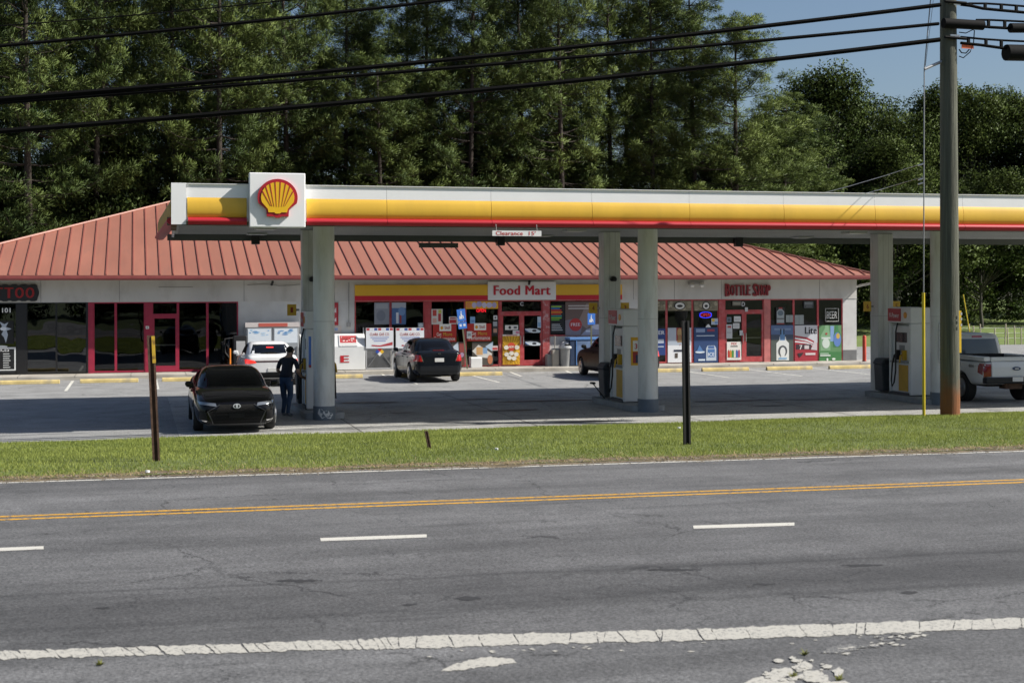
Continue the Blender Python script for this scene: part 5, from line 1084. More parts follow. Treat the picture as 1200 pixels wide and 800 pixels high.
def body_mesh(st, crown, axles, ar, W, cabins):
    rows_ = loft_half(st, crown); n = len(rows_[0]); s = MB()
    for r in rows_: s.v += r
    for i in range(len(rows_)-1):
        for j in range(n): s.f.append((i*n+j, i*n+(j+1) % n, (i+1)*n+(j+1) % n, (i+1)*n+j))
    s.f += [tuple(range(n-1, -1, -1)), tuple((len(rows_)-1)*n+j for j in range(n))]
    ob = s.build('tmp', blk_pl, recalc=True); ob.location = (0, 0, 0)
    a = np.array(s.v); off = Vector(((a[:, 0].min()+a[:, 0].max())/2, (a[:, 1].min()+a[:, 1].max())/2, a[:, 2].min())); ob.data.transform(Matrix.Translation(off))
    sd = ob.modifiers.new('s', 'SUBSURF'); sd.levels = sd.render_levels = 2
    cutters = []
    for ay, az in axles:
        c = MB().lathe([(ar, -W), (ar, W)], (0, ay, az), 28, 'x'); c.v = [tuple(p) for p in c.v]
        me = bpy.data.meshes.new('c'); me.from_pydata(c.v, [], c.f); co = bpy.data.objects.new('c', me); COL.objects.link(co)
        bm = bmesh.new(); bm.from_mesh(me); bmesh.ops.recalc_face_normals(bm, faces=bm.faces); bm.to_mesh(me); bm.free()
        b = ob.modifiers.new('b', 'BOOLEAN'); b.operation = 'DIFFERENCE'; b.object = co; b.solver = 'EXACT'; cutters.append(co)
    bpy.context.view_layer.update()
    me = evaluated(ob)
    for c in cutters: bpy.data.objects.remove(c)
    bpy.data.objects.remove(ob)
    V = [tuple(v.co) for v in me.vertices]; F = [tuple(p.vertices) for p in me.polygons]; bpy.data.meshes.remove(me)
    for cb in cabins:
        k = len(V); N = 44; rings = []
        for t, sc, dz in [(i/8, 1, 0) for i in range(9)] + [(1, .95, .018), (1, .82, .035), (1, .55, .05), (1, .22, .056)]:
            e = t**cb.get('pw', 1.15)
            yf = cb['yf0'] + (cb['yf1'] - cb['yf0'])*t; yr = cb['yr0'] + (cb['yr1'] - cb['yr0'])*t; w = cb['w0'] + (cb['w1'] - cb['w0'])*e
            z = cb['z0'] + (cb['z1'] - cb['z0'])*math.sin(t*math.pi/2*.92)/math.sin(math.pi/2*.92); ym, hl = (yf+yr)/2, (yf-yr)/2
            r = []
            for j in range(N):
                a = 2*math.pi*j/N; ca, sa = math.cos(a), math.sin(a); q = 2/cb.get('n', 5.)
                r.append((math.copysign(abs(ca)**q, ca)*w*sc, ym + math.copysign(abs(sa)**q, sa)*hl*sc, z + dz))
            rings.append(r)
        for r in rings: V += r
        for i in range(len(rings)-1):
            for j in range(N): F.append((k+i*N+j, k+i*N+(j+1) % N, k+(i+1)*N+(j+1) % N, k+(i+1)*N+j))
        F.append(tuple(k + (len(rings)-1)*N + j for j in range(N)))
    return V, F
class Veh:
    def __init__(s, name, label, cat, paint, st, crown, axles, wr, W, cabins, tw=.22):
        s.root = empty(name, (0, 0, 0), label, cat); s.W = W
        V, F = body_mesh(st, crown, axles, wr + .055, W, cabins)
        me = bpy.data.meshes.new('body'); me.from_pydata(V, [], F); me.materials.append(paint)
        bm = bmesh.new(); bm.from_mesh(me); bmesh.ops.recalc_face_normals(bm, faces=bm.faces); bm.to_mesh(me); bm.free()
        s.body = link_mesh('body', me, s.root, True); me.set_sharp_from_angle(angle=R(50))
        s.bvh = BVHTree.FromPolygons(V, F)
        L = st[-1][0]; wx = max(q[1] for q in st)
        MB().box(-wx + .26, wx - .26, .3, L - .35, st[len(st)//2][2] + .02, st[len(st)//2][3] - .12).build('underbody', blk_pl, s.root)
        rim = None
        for ay, az in axles:
            for sx in (-1, 1):
                c = (sx*(wx - tw/2 - .01), ay, wr)
                w = MB().lathe([(wr*.62, -tw/2), (wr*.93, -tw/2), (wr, -tw/2 + .035), (wr, tw/2 - .035), (wr*.93, tw/2), (wr*.62, tw/2)], c, 28, 'x').build('wheel', tyre_m, s.root, smooth=True)
                m = MB(); fx = c[0] + sx*(tw/2 + .001)
                m.lathe([(wr*.66, -.02), (wr*.66, .006), (wr*.6, .006), (wr*.57, -.03)], (fx, ay, wr), 24, 'x'); m.lathe([(wr*.16, -.05), (wr*.16, .004), (.01, .006)], (fx, ay, wr), 12, 'x')
                for q in range(5):
                    a = 2*math.pi*q/5; d = Vector((0, math.cos(a), math.sin(a))); e = Vector((0, -d.z, d.y)); b0 = Vector((fx, ay, wr))
                    p = [b0 + d*wr*.1 + e*.05, b0 + d*wr*.1 - e*.05, b0 + d*wr*.6 - e*.035, b0 + d*wr*.6 + e*.035]; ip = [v - Vector((sx*.03, 0, 0)) for v in p]
                    m.add([*p, *ip], [(0, 1, 2, 3), (7, 6, 5, 4), (0, 4, 5, 1), (1, 5, 6, 2), (2, 6, 7, 3), (3, 7, 4, 0)])
                m.build('rim', rim_m, w)
    def hit(s, a, b, d):
        if d in ('f', 'r'): o, v = Vector((a, 9 if d == 'f' else -9, b)), Vector((0, -1 if d == 'f' else 1, 0))
        elif d == 't': o, v = Vector((a, b, 9)), Vector((0, 0, -1))
        else: o, v = Vector((9 if d == '+' else -9, a, b)), Vector((-1 if d == '+' else 1, 0, 0))
        h = s.bvh.ray_cast(o, v)
        if h[0] is None: return None
        n = h[1] if h[1].dot(v) < 0 else -h[1]
        return h[0], n
    def patch(s, name, quad, d, m, off=.006, n=8, k=6, parent=None, thick=.012):
        """a panel lying on the body: four corners (seen from side d) projected onto the shell"""
        mb = MB(); ok = True; top = []; low = []
        last = None
        for i in range(n+1):
            for j in range(k+1):
                u, v = i/n, j/k; q = [Vector(p) for p in quad]
                p = q[0]*(1-u)*(1-v) + q[1]*u*(1-v) + q[2]*u*v + q[3]*(1-u)*v
                h = s.hit(p.x, p.y, d) or last
                if h is None: h = (Vector((p.x, 0, p.y)) if d in 'fr' else Vector((0, p.x, p.y)), Vector((0, 0, 1)))
                last = h; top.append(h[0] + h[1]*off); low.append(h[0] - h[1]*thick)
        N = len(top); fs = []
        for i in range(n):
            for j in range(k):
                a = i*(k+1)+j; f = (a, a+k+1, a+k+2, a+1); fs.append(f); fs.append(tuple(x + N for x in f[::-1]))
        rim = [i*(k+1) for i in range(n)] + [n*(k+1)+j for j in range(k)] + [i*(k+1)+k for i in range(n, 0, -1)] + [j for j in range(k, 0, -1)]
        for a, b in zip(rim, rim[1:] + rim[:1]): fs.append((a, b, b+N, a+N))
        mb.add(top + low, fs); return mb.build(name, m, parent or s.root, smooth=True)
    def place(s, x, y, rz, z=.006): s.root.location = (x, y, z); s.root.rotation_euler.z = rz
def mirrors(v, y, z, w, m):
    for sx in (-1, 1):
        s = MB().prism([(0, 0), (.17, .03), (.2, .1), (.17, .16), (.02, .15)], lambda a, b, d: (sx*(w + a), d, z + b), y, y + .13)
        s.build('mirror', m, v.root, bevel=.03)
def paint_m(name, col, rough=.18): return M(name, col, rough, .0, coat=.15 if max(col) < .1 else .3, spec=.22 if max(col) < .1 else .4)
SED = [(0, .70, .42, .93), (.05, .80, .31, 1.02), (.2, .865, .25, 1.06), (.55, .90, .21, 1.05), (1.0, .915, .19, 1.02), (1.6, .925, .18, .99), (2.6, .925, .18, .97), (3.4, .925, .18, .96), (3.95, .92, .18, .93), (4.4, .895, .19, .86), (4.7, .845, .19, .78), (4.86, .77, .20, .70), (4.93, .66, .22, .62), (4.95, .55, .26, .52)]
CAB = dict(yf0=3.72, yf1=2.55, yr0=.42, yr1=1.45, w0=.84, w1=.60, z0=.90, z1=1.40)
def sedan(name, label, paint, sc=(1, 1, 1), st=SED, cab=CAB, tall=0):
    st = [(y*sc[1], w*sc[0], zb*sc[2], zt*sc[2]) for y, w, zb, zt in st]
    cab = dict(cab); 
    for k in ('yf0', 'yf1', 'yr0', 'yr1'): cab[k] *= sc[1]
    for k in ('w0', 'w1'): cab[k] *= sc[0]
    for k in ('z0', 'z1'): cab[k] *= sc[2]
    wr = .325
    v = Veh(name, label, 'car', paint, st, lambda y: .035, [(1.02*sc[1], wr), (3.92*sc[1], wr)], wr, 1.1, [cab])
    X, Y, Z = sc
    zt_ = cab['z1'] - .04*Z
    v.patch('windshield', [(-.69*X, 1.0*Z), (.69*X, 1.0*Z), (.545*X, zt_), (-.545*X, zt_)], 'f', car_glass)
    v.patch('rear_window', [(.66*X, 1.08*Z), (-.66*X, 1.08*Z), (-.54*X, zt_ - .005), (.54*X, zt_ - .005)], 'r', car_glass)
    for d in '+-':
        v.patch('side_window', [(2.2*Y, 1.02*Z), (3.28*Y, 1.02*Z), (2.62*Y, zt_ - .03), (2.2*Y, zt_ - .01)], d, car_glass)
        v.patch('side_window', [(1.15*Y, 1.04*Z), (2.1*Y, 1.02*Z), (2.1*Y, zt_ - .01), (1.55*Y, zt_ - .04)], d, car_glass)
        for yy in (1.35, 2.15, 3.2): v.patch('door_gap', [(yy*Y, .35*Z), (yy*Y + .012, .35*Z), (yy*Y + .012, .93*Z), (yy*Y, .93*Z)], d, blk_pl, .002, 1, 8)
        for yy in (1.45, 2.4): v.patch('door_handle', [(yy*Y, .80*Z), (yy*Y + .2, .80*Z), (yy*Y + .2, .835*Z), (yy*Y, .835*Z)], d, paint, .025, 3, 1)
        v.patch('sill', [(1.45*Y, .2*Z), (3.5*Y, .2*Z), (3.5*Y, .27*Z), (1.45*Y, .27*Z)], d, blk_pl, .01, 8, 2)
    return v
# black sedan facing the road, seen from the front
v = sedan('parked_car', 'shiny black sedan facing the road beside the left pump', paint_m('paint_black', (.006, .006, .007), .12), (1.0, 1.0, 1.0), SED, dict(CAB, z1=1.335, w1=.585))
v.patch('lower_grille', [(-.50, .23), (.50, .23), (.62, .50), (-.62, .50)], 'f', M('grille_mesh', (.006, .006, .006), .5, spec=.15, bump=.8, bscale=60), .012, 10, 5)
v.patch('upper_grille', [(-.46, .50), (.46, .50), (.36, .645), (-.36, .645)], 'f', M('grille_mesh', 0), .014, 10, 4)
for k in range(4):
    z = .27 + k*.07; v.patch('grille_bar', [(-.5, z), (.5, z), (.5, z + .012), (-.5, z + .012)], 'f', blk_pl, .022, 10, 1)
yq = v.hit(0, .61, 'f')[0].y
em_ = MB().prism(ellipse(0, .615, .085, .052, 20), XZ, yq - .02, yq + .035).build('emblem', M('emblem_silver', (.62, .64, .68), .35, .3), v.root)
MB().prism(ellipse(0, .615, .062, .034, 18), XZ, yq + .0355, yq + .038).build('emblem_inner', blk_pl, em_)
MB().prism(ellipse(0, .620, .024, .040, 14), XZ, yq + .0385, yq + .042).build('emblem_ring', M('emblem_silver', 0), em_)
for sx in (-1, 1):
    v.patch('head_light', [(sx*.44, .61), (sx*.80, .655), (sx*.83, .715), (sx*.46, .675)], 'f', head_m, .012, 8, 4)
    v.patch('air_intake', [(sx*.64, .30), (sx*.80, .33), (sx*.80, .52), (sx*.66, .47)], 'f', blk_pl, .01, 5, 5)
    v.patch('intake_trim', [(sx*.66, .275), (sx*.80, .30), (sx*.80, .325), (sx*.64, .30)], 'f', chrome, .014, 5, 2)
for sx in (-1, 1):
    v.patch('grille_outline', [(sx*.36, .645), (sx*.385, .645), (sx*.645, .50), (sx*.62, .50)], 'f', M('lip_grey', (.05, .05, .052), .3), .02, 3, 5)
    v.patch('grille_outline', [(sx*.62, .50), (sx*.645, .50), (sx*.525, .23), (sx*.50, .23)], 'f', M('lip_grey', 0), .02, 3, 5)
v.patch('bumper_lip', [(-.66, .205), (.66, .205), (.62, .235), (-.62, .235)], 'f', M('lip_grey', (.05, .05, .052), .3), .02, 10, 2)
v.patch('front_plate_panel', [(-.17, .36), (.17, .36), (.17, .46), (-.17, .46)], 'f', blk_pl, .03, 4, 2)
mirrors(v, 3.25, .93, .88, MATS['paint_black'])
v.place(2.16, 37.15, R(180))
# white sedan nosed in at the shops, seen from behind
WT = [(0, .72, .40, .93), (.05, .82, .30, 1.0)] + SED[2:]
v = sedan('parked_car', 'white sedan with red tail lamps parked by the ice freezer behind the man', paint_m('paint_white', (.72, .72, .72), .2), (1.0, .98, 1.0), WT, dict(CAB, yr0=.30, yr1=1.5))
for sx in (-1, 1):
    v.patch('tail_light', [(sx*.52, .80), (sx*.86, .76), (sx*.87, .93), (sx*.60, .87)], 'r', M('tail_lamp_on', (.75, .03, .02), .2, emit=1.0, coat=1), .012, 6, 4)
v.patch('lamp_strip', [(-.54, .82), (.54, .82), (.58, .865), (-.58, .865)], 'r', M('lamp_dark', (.05, .012, .012), .2, coat=1), .008, 8, 2)
v.patch('rear_bumper', [(-.82, .30), (.82, .30), (.80, .48), (-.80, .48)], 'r', blk_pl, .012, 10, 3)
v.patch('licence_plate', [(-.15, .50), (.15, .50), (.15, .62), (-.15, .62)], 'r', plate_m, .02, 3, 2)
v.patch('brake_light', [(-.12, 1.25), (.12, 1.25), (.12, 1.28), (-.12, 1.28)], 'r', M('tail_lamp_on', 0), .012, 3, 1)
mirrors(v, 3.2, .93, .88, MATS['paint_white'])
v.place(onY(318, 440, 48).x, 47.6, 0)
# dark sedan in front of the propane cages
DT_ = [(y, w*.96, zb, zt) for y, w, zb, zt in SED]
v = sedan('parked_car', 'dark blue grey sedan parked in front of the propane cages', paint_m('paint_dark_blue', (.008, .010, .014), .16), (.96, .92, 1.03), SED, dict(CAB, yr0=.35, yr1=1.25))
for sx in (-1, 1):
    v.patch('tail_light', [(sx*.58, .74), (sx*.84, .74), (sx*.86, .98), (sx*.66, .95)], 'r', tail_m, .012, 5, 5)
    v.patch('tail_lamp_edge', [(sx*.55, .73), (sx*.58, .73), (sx*.66, .96), (sx*.63, .95)], 'r', chrome, .012, 2, 4)
v.patch('rear_bumper', [(-.82, .30), (.82, .30), (.82, .58), (-.82, .58)], 'r', M('bumper_dark', (.013, .015, .019), .35, spec=.3), .02, 10, 4)
v.patch('licence_plate', [(-.16, .72), (.16, .72), (.16, .85), (-.16, .85)], 'r', plate_m, .015, 3, 2)
v.patch('badge', [(-.05, .97), (.05, .97), (.05, 1.02), (-.05, 1.02)], 'r', chrome, .015, 2, 2)
v.patch('brake_light', [(-.2, 1.10), (.2, 1.10), (.17, 1.135), (-.17, 1.135)], 'r', tail_m, .014, 4, 1)
mirrors(v, 2.95, .96, .86, MATS['paint_dark_blue'])
p = onZ(511, 448.5); v.place(p.x + .1, p.y - .1, R(.5))
# brown car half hidden by the middle pump
v = sedan('parked_car', 'dark brown car with red tail lamp half hidden behind the middle pump', M('paint_brown', (.010, .006, .006), .35, spec=.12), (1.0, .96, 1.08), SED, dict(CAB, yr0=.2, yr1=.9))
for sx in (-1, 1): v.patch('tail_light', [(sx*.60, .84), (sx*.88, .82), (sx*.87, 1.06), (sx*.62, 1.02)], 'r', M('tail_lamp_bright', (.6, .02, .03), .15, coat=1), .014, 5, 5)
v.patch('rear_bumper', [(-.84, .30), (.84, .30), (.84, .60), (-.84, .60)], 'r', blk_pl, .02, 10, 4)
v.patch('chrome_strip', [(-.6, .62), (.86, .62), (.86, .66), (-.6, .66)], 'r', chrome, .015, 8, 1)
v.patch('licence_plate', [(-.16, .68), (.16, .68), (.16, .81), (-.16, .81)], 'r', plate_m, .015, 3, 2)
mirrors(v, 3.05, 1.0, .90, blk_pl)
p = onZ(748, 446); v.place(p.x, p.y, 0)
# ------------------------------------------------------------------ white pickup at the right edge
wp = paint_m('paint_truck_white', (.66, .67, .68), .22)
TS = [(0, .93, .62, 1.10), (.06, .965, .56, 1.16), (.3, .985, .50, 1.17), (1.0, .995, .46, 1.17), (2.0, .995, .44, 1.17), (3.2, .995, .44, 1.16), (4.3, .995, .44, 1.18), (5.0, .985, .46, 1.18), (5.5, .95, .48, 1.14), (5.75, .90, .50, 1.06), (5.85, .80, .54, .95)]
v = Veh('pickup_truck', 'white pickup truck seen from behind at the right edge under the canopy', 'pickup truck', wp, TS, lambda y: .02, [(1.2, .41), (4.85, .41)], .40, 1.2, [dict(yf0=4.45, yf1=3.75, yr0=2.0, yr1=2.12, w0=.90, w1=.72, z0=1.1, z1=1.84, n=6.5, pw=1.3)], .27)
MB().box(-.82, .82, .14, 1.95, 1.186, 1.196).build('bed_floor', M('bed_liner', (.02, .02, .021), .8), v.root)
for sx in (-1, 1): MB().box(sx*.83 - .1, sx*.83 + .1, .06, 2.0, 1.17, 1.30).build('bed_rail', wp, v.root, bevel=.03)
MB().box(-.725, .725, .04, .14, 1.17, 1.29).build('tailgate_top', wp, v.root, bevel=.02)
MB().box(-.72, .72, 1.85, 1.99, 1.17, 1.30).build('bed_front', M('bed_liner', 0), v.root)
v.patch('tailgate', [(-.72, .74), (.72, .74), (.72, 1.14), (-.72, 1.14)], 'r', wp, .03, 10, 5)
v.patch('rear_window', [(.66, 1.30), (-.66, 1.30), (-.58, 1.72), (.58, 1.72)], 'r', M('truck_glass', (.05, .065, .075), .03, coat=.5), .01, 8, 5)
v.patch('brake_light', [(-.16, 1.76), (.16, 1.76), (.15, 1.81), (-.15, 1.81)], 'r', tail_m, .014, 4, 1)
for sx in (-1, 1):
    v.patch('tail_light', [(sx*.745, .76), (sx*.94, .74), (sx*.955, 1.10), (sx*.745, 1.10)], 'r', M('tail_lamp_dark', (.22, .012, .015), .15, coat=1), .018, 5, 6)
    v.patch('tail_light_side', [(.02, .78), (.30, .86), (.30, 1.10), (.02, 1.10)], '+' if sx > 0 else '-', M('tail_lamp_dark', 0), .012, 4, 4)
for d in '+-':
    v.patch('side_window', [(3.0, 1.28), (4.25, 1.26), (3.85, 1.74), (3.0, 1.76)], d, car_glass, .008)
    v.patch('side_window', [(2.18, 1.30), (2.92, 1.28), (2.92, 1.76), (2.25, 1.74)], d, car_glass, .008)
    for yy in (2.1, 3.0, 4.2): v.patch('door_gap', [(yy, .52), (yy + .012, .52), (yy + .012, 1.14), (yy, 1.14)], d, blk_pl, .002, 1, 8)
MB().box(-.95, .95, -.10, .12, .56, .74).build('rear_bumper', M('bumper_dark', 0), v.root, bevel=.03)
MB().box(-.16, .16, -.112, -.101, .62, .74).build('licence_plate', plate_m, v.root)
s = MB().prism(ellipse(0, .97, .12, .05, 20), XZ, -.055, -.02); bd = s.build('oval_badge', M('badge_navy', (.03, .05, .12), .3), v.root)
MB().prism([(-.06, .955), (.06, .955), (.06, .985), (-.06, .985)], XZ, -.06, -.056).build('badge_mark', M('badge_silver', (.6, .6, .6), .3), bd)
s = MB(); put_text(s, '4X4', -.14, .14, -.045, .045, lambda a, b, d: (d, .62 - a, 1.03 + b), -1.008, None, .03, .004); s.build('side_lettering', M('decal_grey', (.10, .10, .11), .5), v.root, recalc=False)
MB().box(-.25, .25, .1, .45, .4, .55).build('hitch', M('rusty_steel', 0), v.root)
mirrors(v, 3.95, 1.2, .95, blk_pl)
v.place(23.5, 34.45, R(-3.5))
# ------------------------------------------------------------------ the man at the left pump
fp = onZ(333.5, 488); 
def skinned(name, joints, edges, mats_fn, mats, parent, sub=2):
    me = bpy.data.meshes.new(name); me.from_pydata([j[0] for j in joints], edges, []); ob = bpy.data.objects.new(name, me); COL.objects.link(ob)
    sk = ob.modifiers.new('skin', 'SKIN'); sk.use_smooth_shade = True
    lay = me.skin_vertices[0] if me.skin_vertices else None
    for i, j in enumerate(joints):
        lay.data[i].radius = j[1] if isinstance(j[1], tuple) else (j[1], j[1])
    lay.data[0].use_root = True
    s_ = ob.modifiers.new('sub', 'SUBSURF'); s_.levels = s_.render_levels = sub
    bpy.context.view_layer.update(); out = evaluated(ob); bpy.data.objects.remove(ob)
    out.materials.clear()
    for m in mats: out.materials.append(m)
    for p in out.polygons: p.material_index = mats_fn(p.center); p.use_smooth = True
    return link_mesh(name, out, parent)
def need_skin(me): pass
man = empty('person', (0, 0, 0), 'man in dark t-shirt and blue jeans fuelling the black car at the pump', 'person')
# local frame: he faces +y, x to his right; z up
J = [((0, 0, .96), (.155, .115)), ((0, .0, 1.12), (.145, .105)), ((0, .03, 1.30), (.17, .115)), ((0, .045, 1.43), (.15, .095)), ((0, .07, 1.52), .06), ((0, .10, 1.60), (.072, .082)), ((0, .125, 1.68), (.078, .098)), ((0, .115, 1.745), (.06, .075)),
     ((.10, .0, .90), .098), ((.11, .05, .50), .066), ((.115, .0, .44), .062), ((.12, -.03, .10), .046), ((.12, -.01, .05), (.045, .05)), ((.125, .13, .035), (.042, .035)),
     ((-.10, .02, .90), .098), ((-.12, .12, .49), .066), ((-.12, .16, .42), .06), ((-.12, .12, .10), .046), ((-.12, .14, .05), (.045, .05)), ((-.13, .28, .035), (.042, .035)),
     ((.19, .05, 1.42), .064), ((.25, .05, 1.25), .052), ((.27, .06, 1.13), .044), ((.24, .22, 1.04), .037), ((.21, .34, 1.0), .030), ((.20, .41, .985), (.028, .04)),
     ((-.19, .05, 1.42), .064), ((-.25, .03, 1.25), .052), ((-.265, .04, 1.13), .044), ((-.20, .20, 1.08), .037), ((-.14, .30, 1.07), .030), ((-.10, .36, 1.07), (.028, .04))]
E_ = [(0, 1), (1, 2), (2, 3), (3, 4), (4, 5), (5, 6), (6, 7), (0, 8), (8, 9), (9, 10), (10, 11), (11, 12), (12, 13), (0, 14), (14, 15), (15, 16), (16, 17), (17, 18), (18, 19), (3, 20), (20, 21), (21, 22), (22, 23), (23, 24), (24, 25), (3, 26), (26, 27), (27, 28), (28, 29), (29, 30), (30, 31)]
skin_m = M('skin', (.42, .25, .17), .55); shirt_m = M('shirt_navy', (.020, .023, .034), .9, bump=.3, bscale=18); jean_m = M('jeans_blue', (.045, .08, .145), .9, var=.3, scale=7, bump=.3, bscale=22); shoe_m = M('shoe_grey', (.20, .21, .23), .7); hair_m = M('hair_dark', (.012, .009, .007), .8)
def man_mat(c):
    if c.z < .085: return 3
    arm = abs(c.x) > .17
    if arm and .9 < c.z < 1.20: return 0
    if c.z < 1.0: return 2
    if c.z < 1.485: return 1
    return 0
body_o = skinned('body', J, E_, man_mat, [skin_m, shirt_m, jean_m, shoe_m], man)
hr = MB(); hc = Vector((0, .105, 1.682))
N1, N2 = 18, 9
for i in range(N2+1):
    th = math.pi*.74*i/N2
    for j in range(N1):
        a = 2*math.pi*j/N1; front = max(0, math.sin(a)); t2 = th*(1 - .52*front)
        rr = 1 + .03*math.sin(7*a + i); hr.v.append((hc.x + .083*math.sin(t2)*math.cos(a)*rr, hc.y + .100*math.sin(t2)*math.sin(a)*rr - .008, hc.z + .098*math.cos(t2)))
for i in range(N2):
    for j in range(N1): hr.f.append((i*N1+j, i*N1+(j+1) % N1, (i+1)*N1+(j+1) % N1, (i+1)*N1+j))
hr.build('hair', hair_m, man, smooth=True)
for sx in (-1, 1): MB().lathe([(.005, -.012), (.028, -.01), (.032, 0), (.02, .012)], (sx*.088, .105, 1.665), 10, 'x').build('ear', skin_m, man, smooth=True)
MB().tube([(0, .20, 1.675), (0, .232, 1.645), (0, .205, 1.635)], [.012, .018, .012], 8).build('nose', skin_m, man, smooth=True)
for sx in (-1, 1): MB().lathe([(.002, 0), (.010, .004), (.002, .008)], (sx*.033 - .004, .205, 1.685), 8, 'x').build('eye', M('eye_dark', (.02, .015, .012), .3), man)
MB().tube([(-.025, .203, 1.608), (0, .212, 1.606), (.025, .203, 1.608)], .007, 6).build('mouth', M('lip', (.25, .10, .08), .5), man)
for sx, c in ((1, Vector((.20, .41, .985))), (-1, Vector((-.10, .36, 1.07)))):
    for q in range(4):
        o = Vector((0, 0, .03 - q*.02)); L = (.07, .08, .075, .06)[q]
        pts = [c + o + Vector((sx*.012, .02, 0)), c + o + Vector((sx*.012, .02 + L*.55, .0)), c + o + Vector((-sx*.018, .02 + L*.85, -.005)), c + o + Vector((-sx*.04, .02 + L*.6, -.008))]
        MB().tube(pts, [.0095, .009, .0085, .007], 7).build('finger', skin_m, man, smooth=True)
    MB().tube([c + Vector((-sx*.015, .0, .03)), c + Vector((-sx*.04, .03, .045)), c + Vector((-sx*.035, .07, .035))], [.012, .010, .008], 7).build('thumb', skin_m, man, smooth=True)
MB().box(-.16, .16, -.118, .125, .985, 1.012).build('belt', blk_pl, man, bevel=.02)
man.location = (fp.x, fp.y + .1, .006); man.rotation_euler = (R(-5), 0, R(-42)); man.scale = (1.14, 1.1, 1.0)
nz = MB().box(-.04, .04, -.05, .05, 0, .12); nz.tube([(0, 0, .08), (0, .1, .14), (0, .26, .1), (0, .34, 0)], [.03, .028, .018, .014], 8)
q = man.location + Matrix.Rotation(R(-38), 3, 'Z') @ Vector((.2, .46, .93)); nz.v = [tuple(Vector(p) + q) for p in nz.v]
tag(nz.build('fuel_nozzle', rub), 'black fuel nozzle held in the right hand of the man', 'fuel nozzle')
# ------------------------------------------------------------------ trees
def leaf_mat(name, c1, c2, trans=.35, rough=.6):
    m = bpy.data.materials.new(name); m.use_nodes = True; n, l = m.node_tree.nodes, m.node_tree.links
    b = n['Principled BSDF']; at = n.new('ShaderNodeAttribute'); at.attribute_name = 'tint'
    oi = n.new('ShaderNodeObjectInfo'); ad = n.new('ShaderNodeMath'); ad.operation = 'MULTIPLY_ADD'; ad.inputs[1].default_value = .30; ad.use_clamp = True
    l.new(oi.outputs['Random'], ad.inputs[0]); 
    sb_ = n.new('ShaderNodeMath'); sb_.operation = 'SUBTRACT'; sb_.inputs[1].default_value = .15; l.new(at.outputs['Fac'], sb_.inputs[0]); l.new(sb_.outputs[0], ad.inputs[2])
    mx = n.new('ShaderNodeMix'); mx.data_type = 'RGBA'; mx.inputs['A'].default_value = (*c1, 1); mx.inputs['B'].default_value = (*c2, 1); l.new(ad.outputs[0], mx.inputs['Factor'])
    l.new(mx.outputs['Result'], b.inputs['Base Color']); b.inputs['Roughness'].default_value = rough; b.inputs['Specular IOR Level'].default_value = .25
    tl = n.new('ShaderNodeBsdfTranslucent'); l.new(mx.outputs['Result'], tl.inputs['Color'])
    ms = n.new('ShaderNodeMixShader'); ms.inputs[0].default_value = trans; l.new(b.outputs[0], ms.inputs[1]); l.new(tl.outputs[0], ms.inputs[2]); l.new(ms.outputs[0], n['Material Output'].inputs['Surface'])
    return m
needle_m = leaf_mat('pine_needles', (.042, .074, .019), (.165, .215, .052), .18)
leaf_m = leaf_mat('tree_leaves', (.062, .100, .028), (.140, .190, .050), .35)
leaf_m2 = leaf_mat('bush_leaves', (.045, .085, .020), (.13, .19, .04), .3)
bark_m = M('pine_bark', (.040, .030, .023), .9, var=.4, scale=3, bump=.6, bscale=8)
bark_g = M('grey_bark', (.075, .068, .055), .9, var=.4, scale=3, bump=.6, bscale=8)
def raw_mesh(name, V, F4=None, F3=None, tint=None, mat=None):
    me = bpy.data.meshes.new(name); V = np.asarray(V, np.float32); me.vertices.add(len(V)); me.vertices.foreach_set('co', V.ravel())
    F = F3 if F3 is not None else F4; k = F.shape[1]
    me.loops.add(F.size); me.loops.foreach_set('vertex_index', F.astype(np.int32).ravel())
    me.polygons.add(len(F)); me.polygons.foreach_set('loop_start', np.arange(0, F.size, k, dtype=np.int32)); me.polygons.foreach_set('loop_total', np.full(len(F), k, np.int32))
    me.update(calc_edges=True)
    if tint is not None:
        a = me.attributes.new('tint', 'FLOAT', 'POINT'); a.data.foreach_set('value', np.asarray(tint, np.float32))
    if mat: me.materials.append(mat)
    return me
def unit(v): return v/np.maximum(1e-6, np.linalg.norm(v, axis=1, keepdims=True))
def set_normals(me, N):
    me.polygons.foreach_set('use_smooth', np.ones(len(me.polygons), bool)); me.normals_split_custom_set_from_vertices(N.astype(np.float32).tolist())
def clumps(rng, C, Rr, T, nb, wid, name, mat):
    """needle clumps: round each centre nb thin needle sprays pointing outwards and up"""
    n = len(C); m = n*nb; c = np.repeat(C, nb, 0); r = np.repeat(Rr, nb)
    d = rng.normal(size=(m, 3)); d[:, 2] = d[:, 2]*.9 + .35; d = unit(d)
    st = c + d*(r*rng.uniform(.25, .8, m))[:, None]*np.array([1, 1, .75])
    dd = unit(d + rng.normal(size=(m, 3))*.35 + np.array([0, 0, .25])); ln = rng.uniform(.10, .22, m); tip = st + dd*ln[:, None]
    sd = unit(np.cross(dd, rng.normal(size=(m, 3))))*(wid*rng.uniform(.7, 1.4, m))[:, None]
    V = np.stack([st - sd*.4, st + sd*.4, tip + sd*.5, tip - sd*.5], 1).reshape(-1, 3)
    tint = np.repeat(np.clip(np.repeat(T, nb) + rng.normal(0, .05, m), 0, 1), 4)
    me = raw_mesh(name, V, F4=np.arange(len(V)).reshape(-1, 4), tint=tint, mat=mat)
    set_normals(me, np.repeat(unit(d + np.array([0, 0, .25]) + rng.normal(size=(m, 3))*.14), 4, 0)); return me
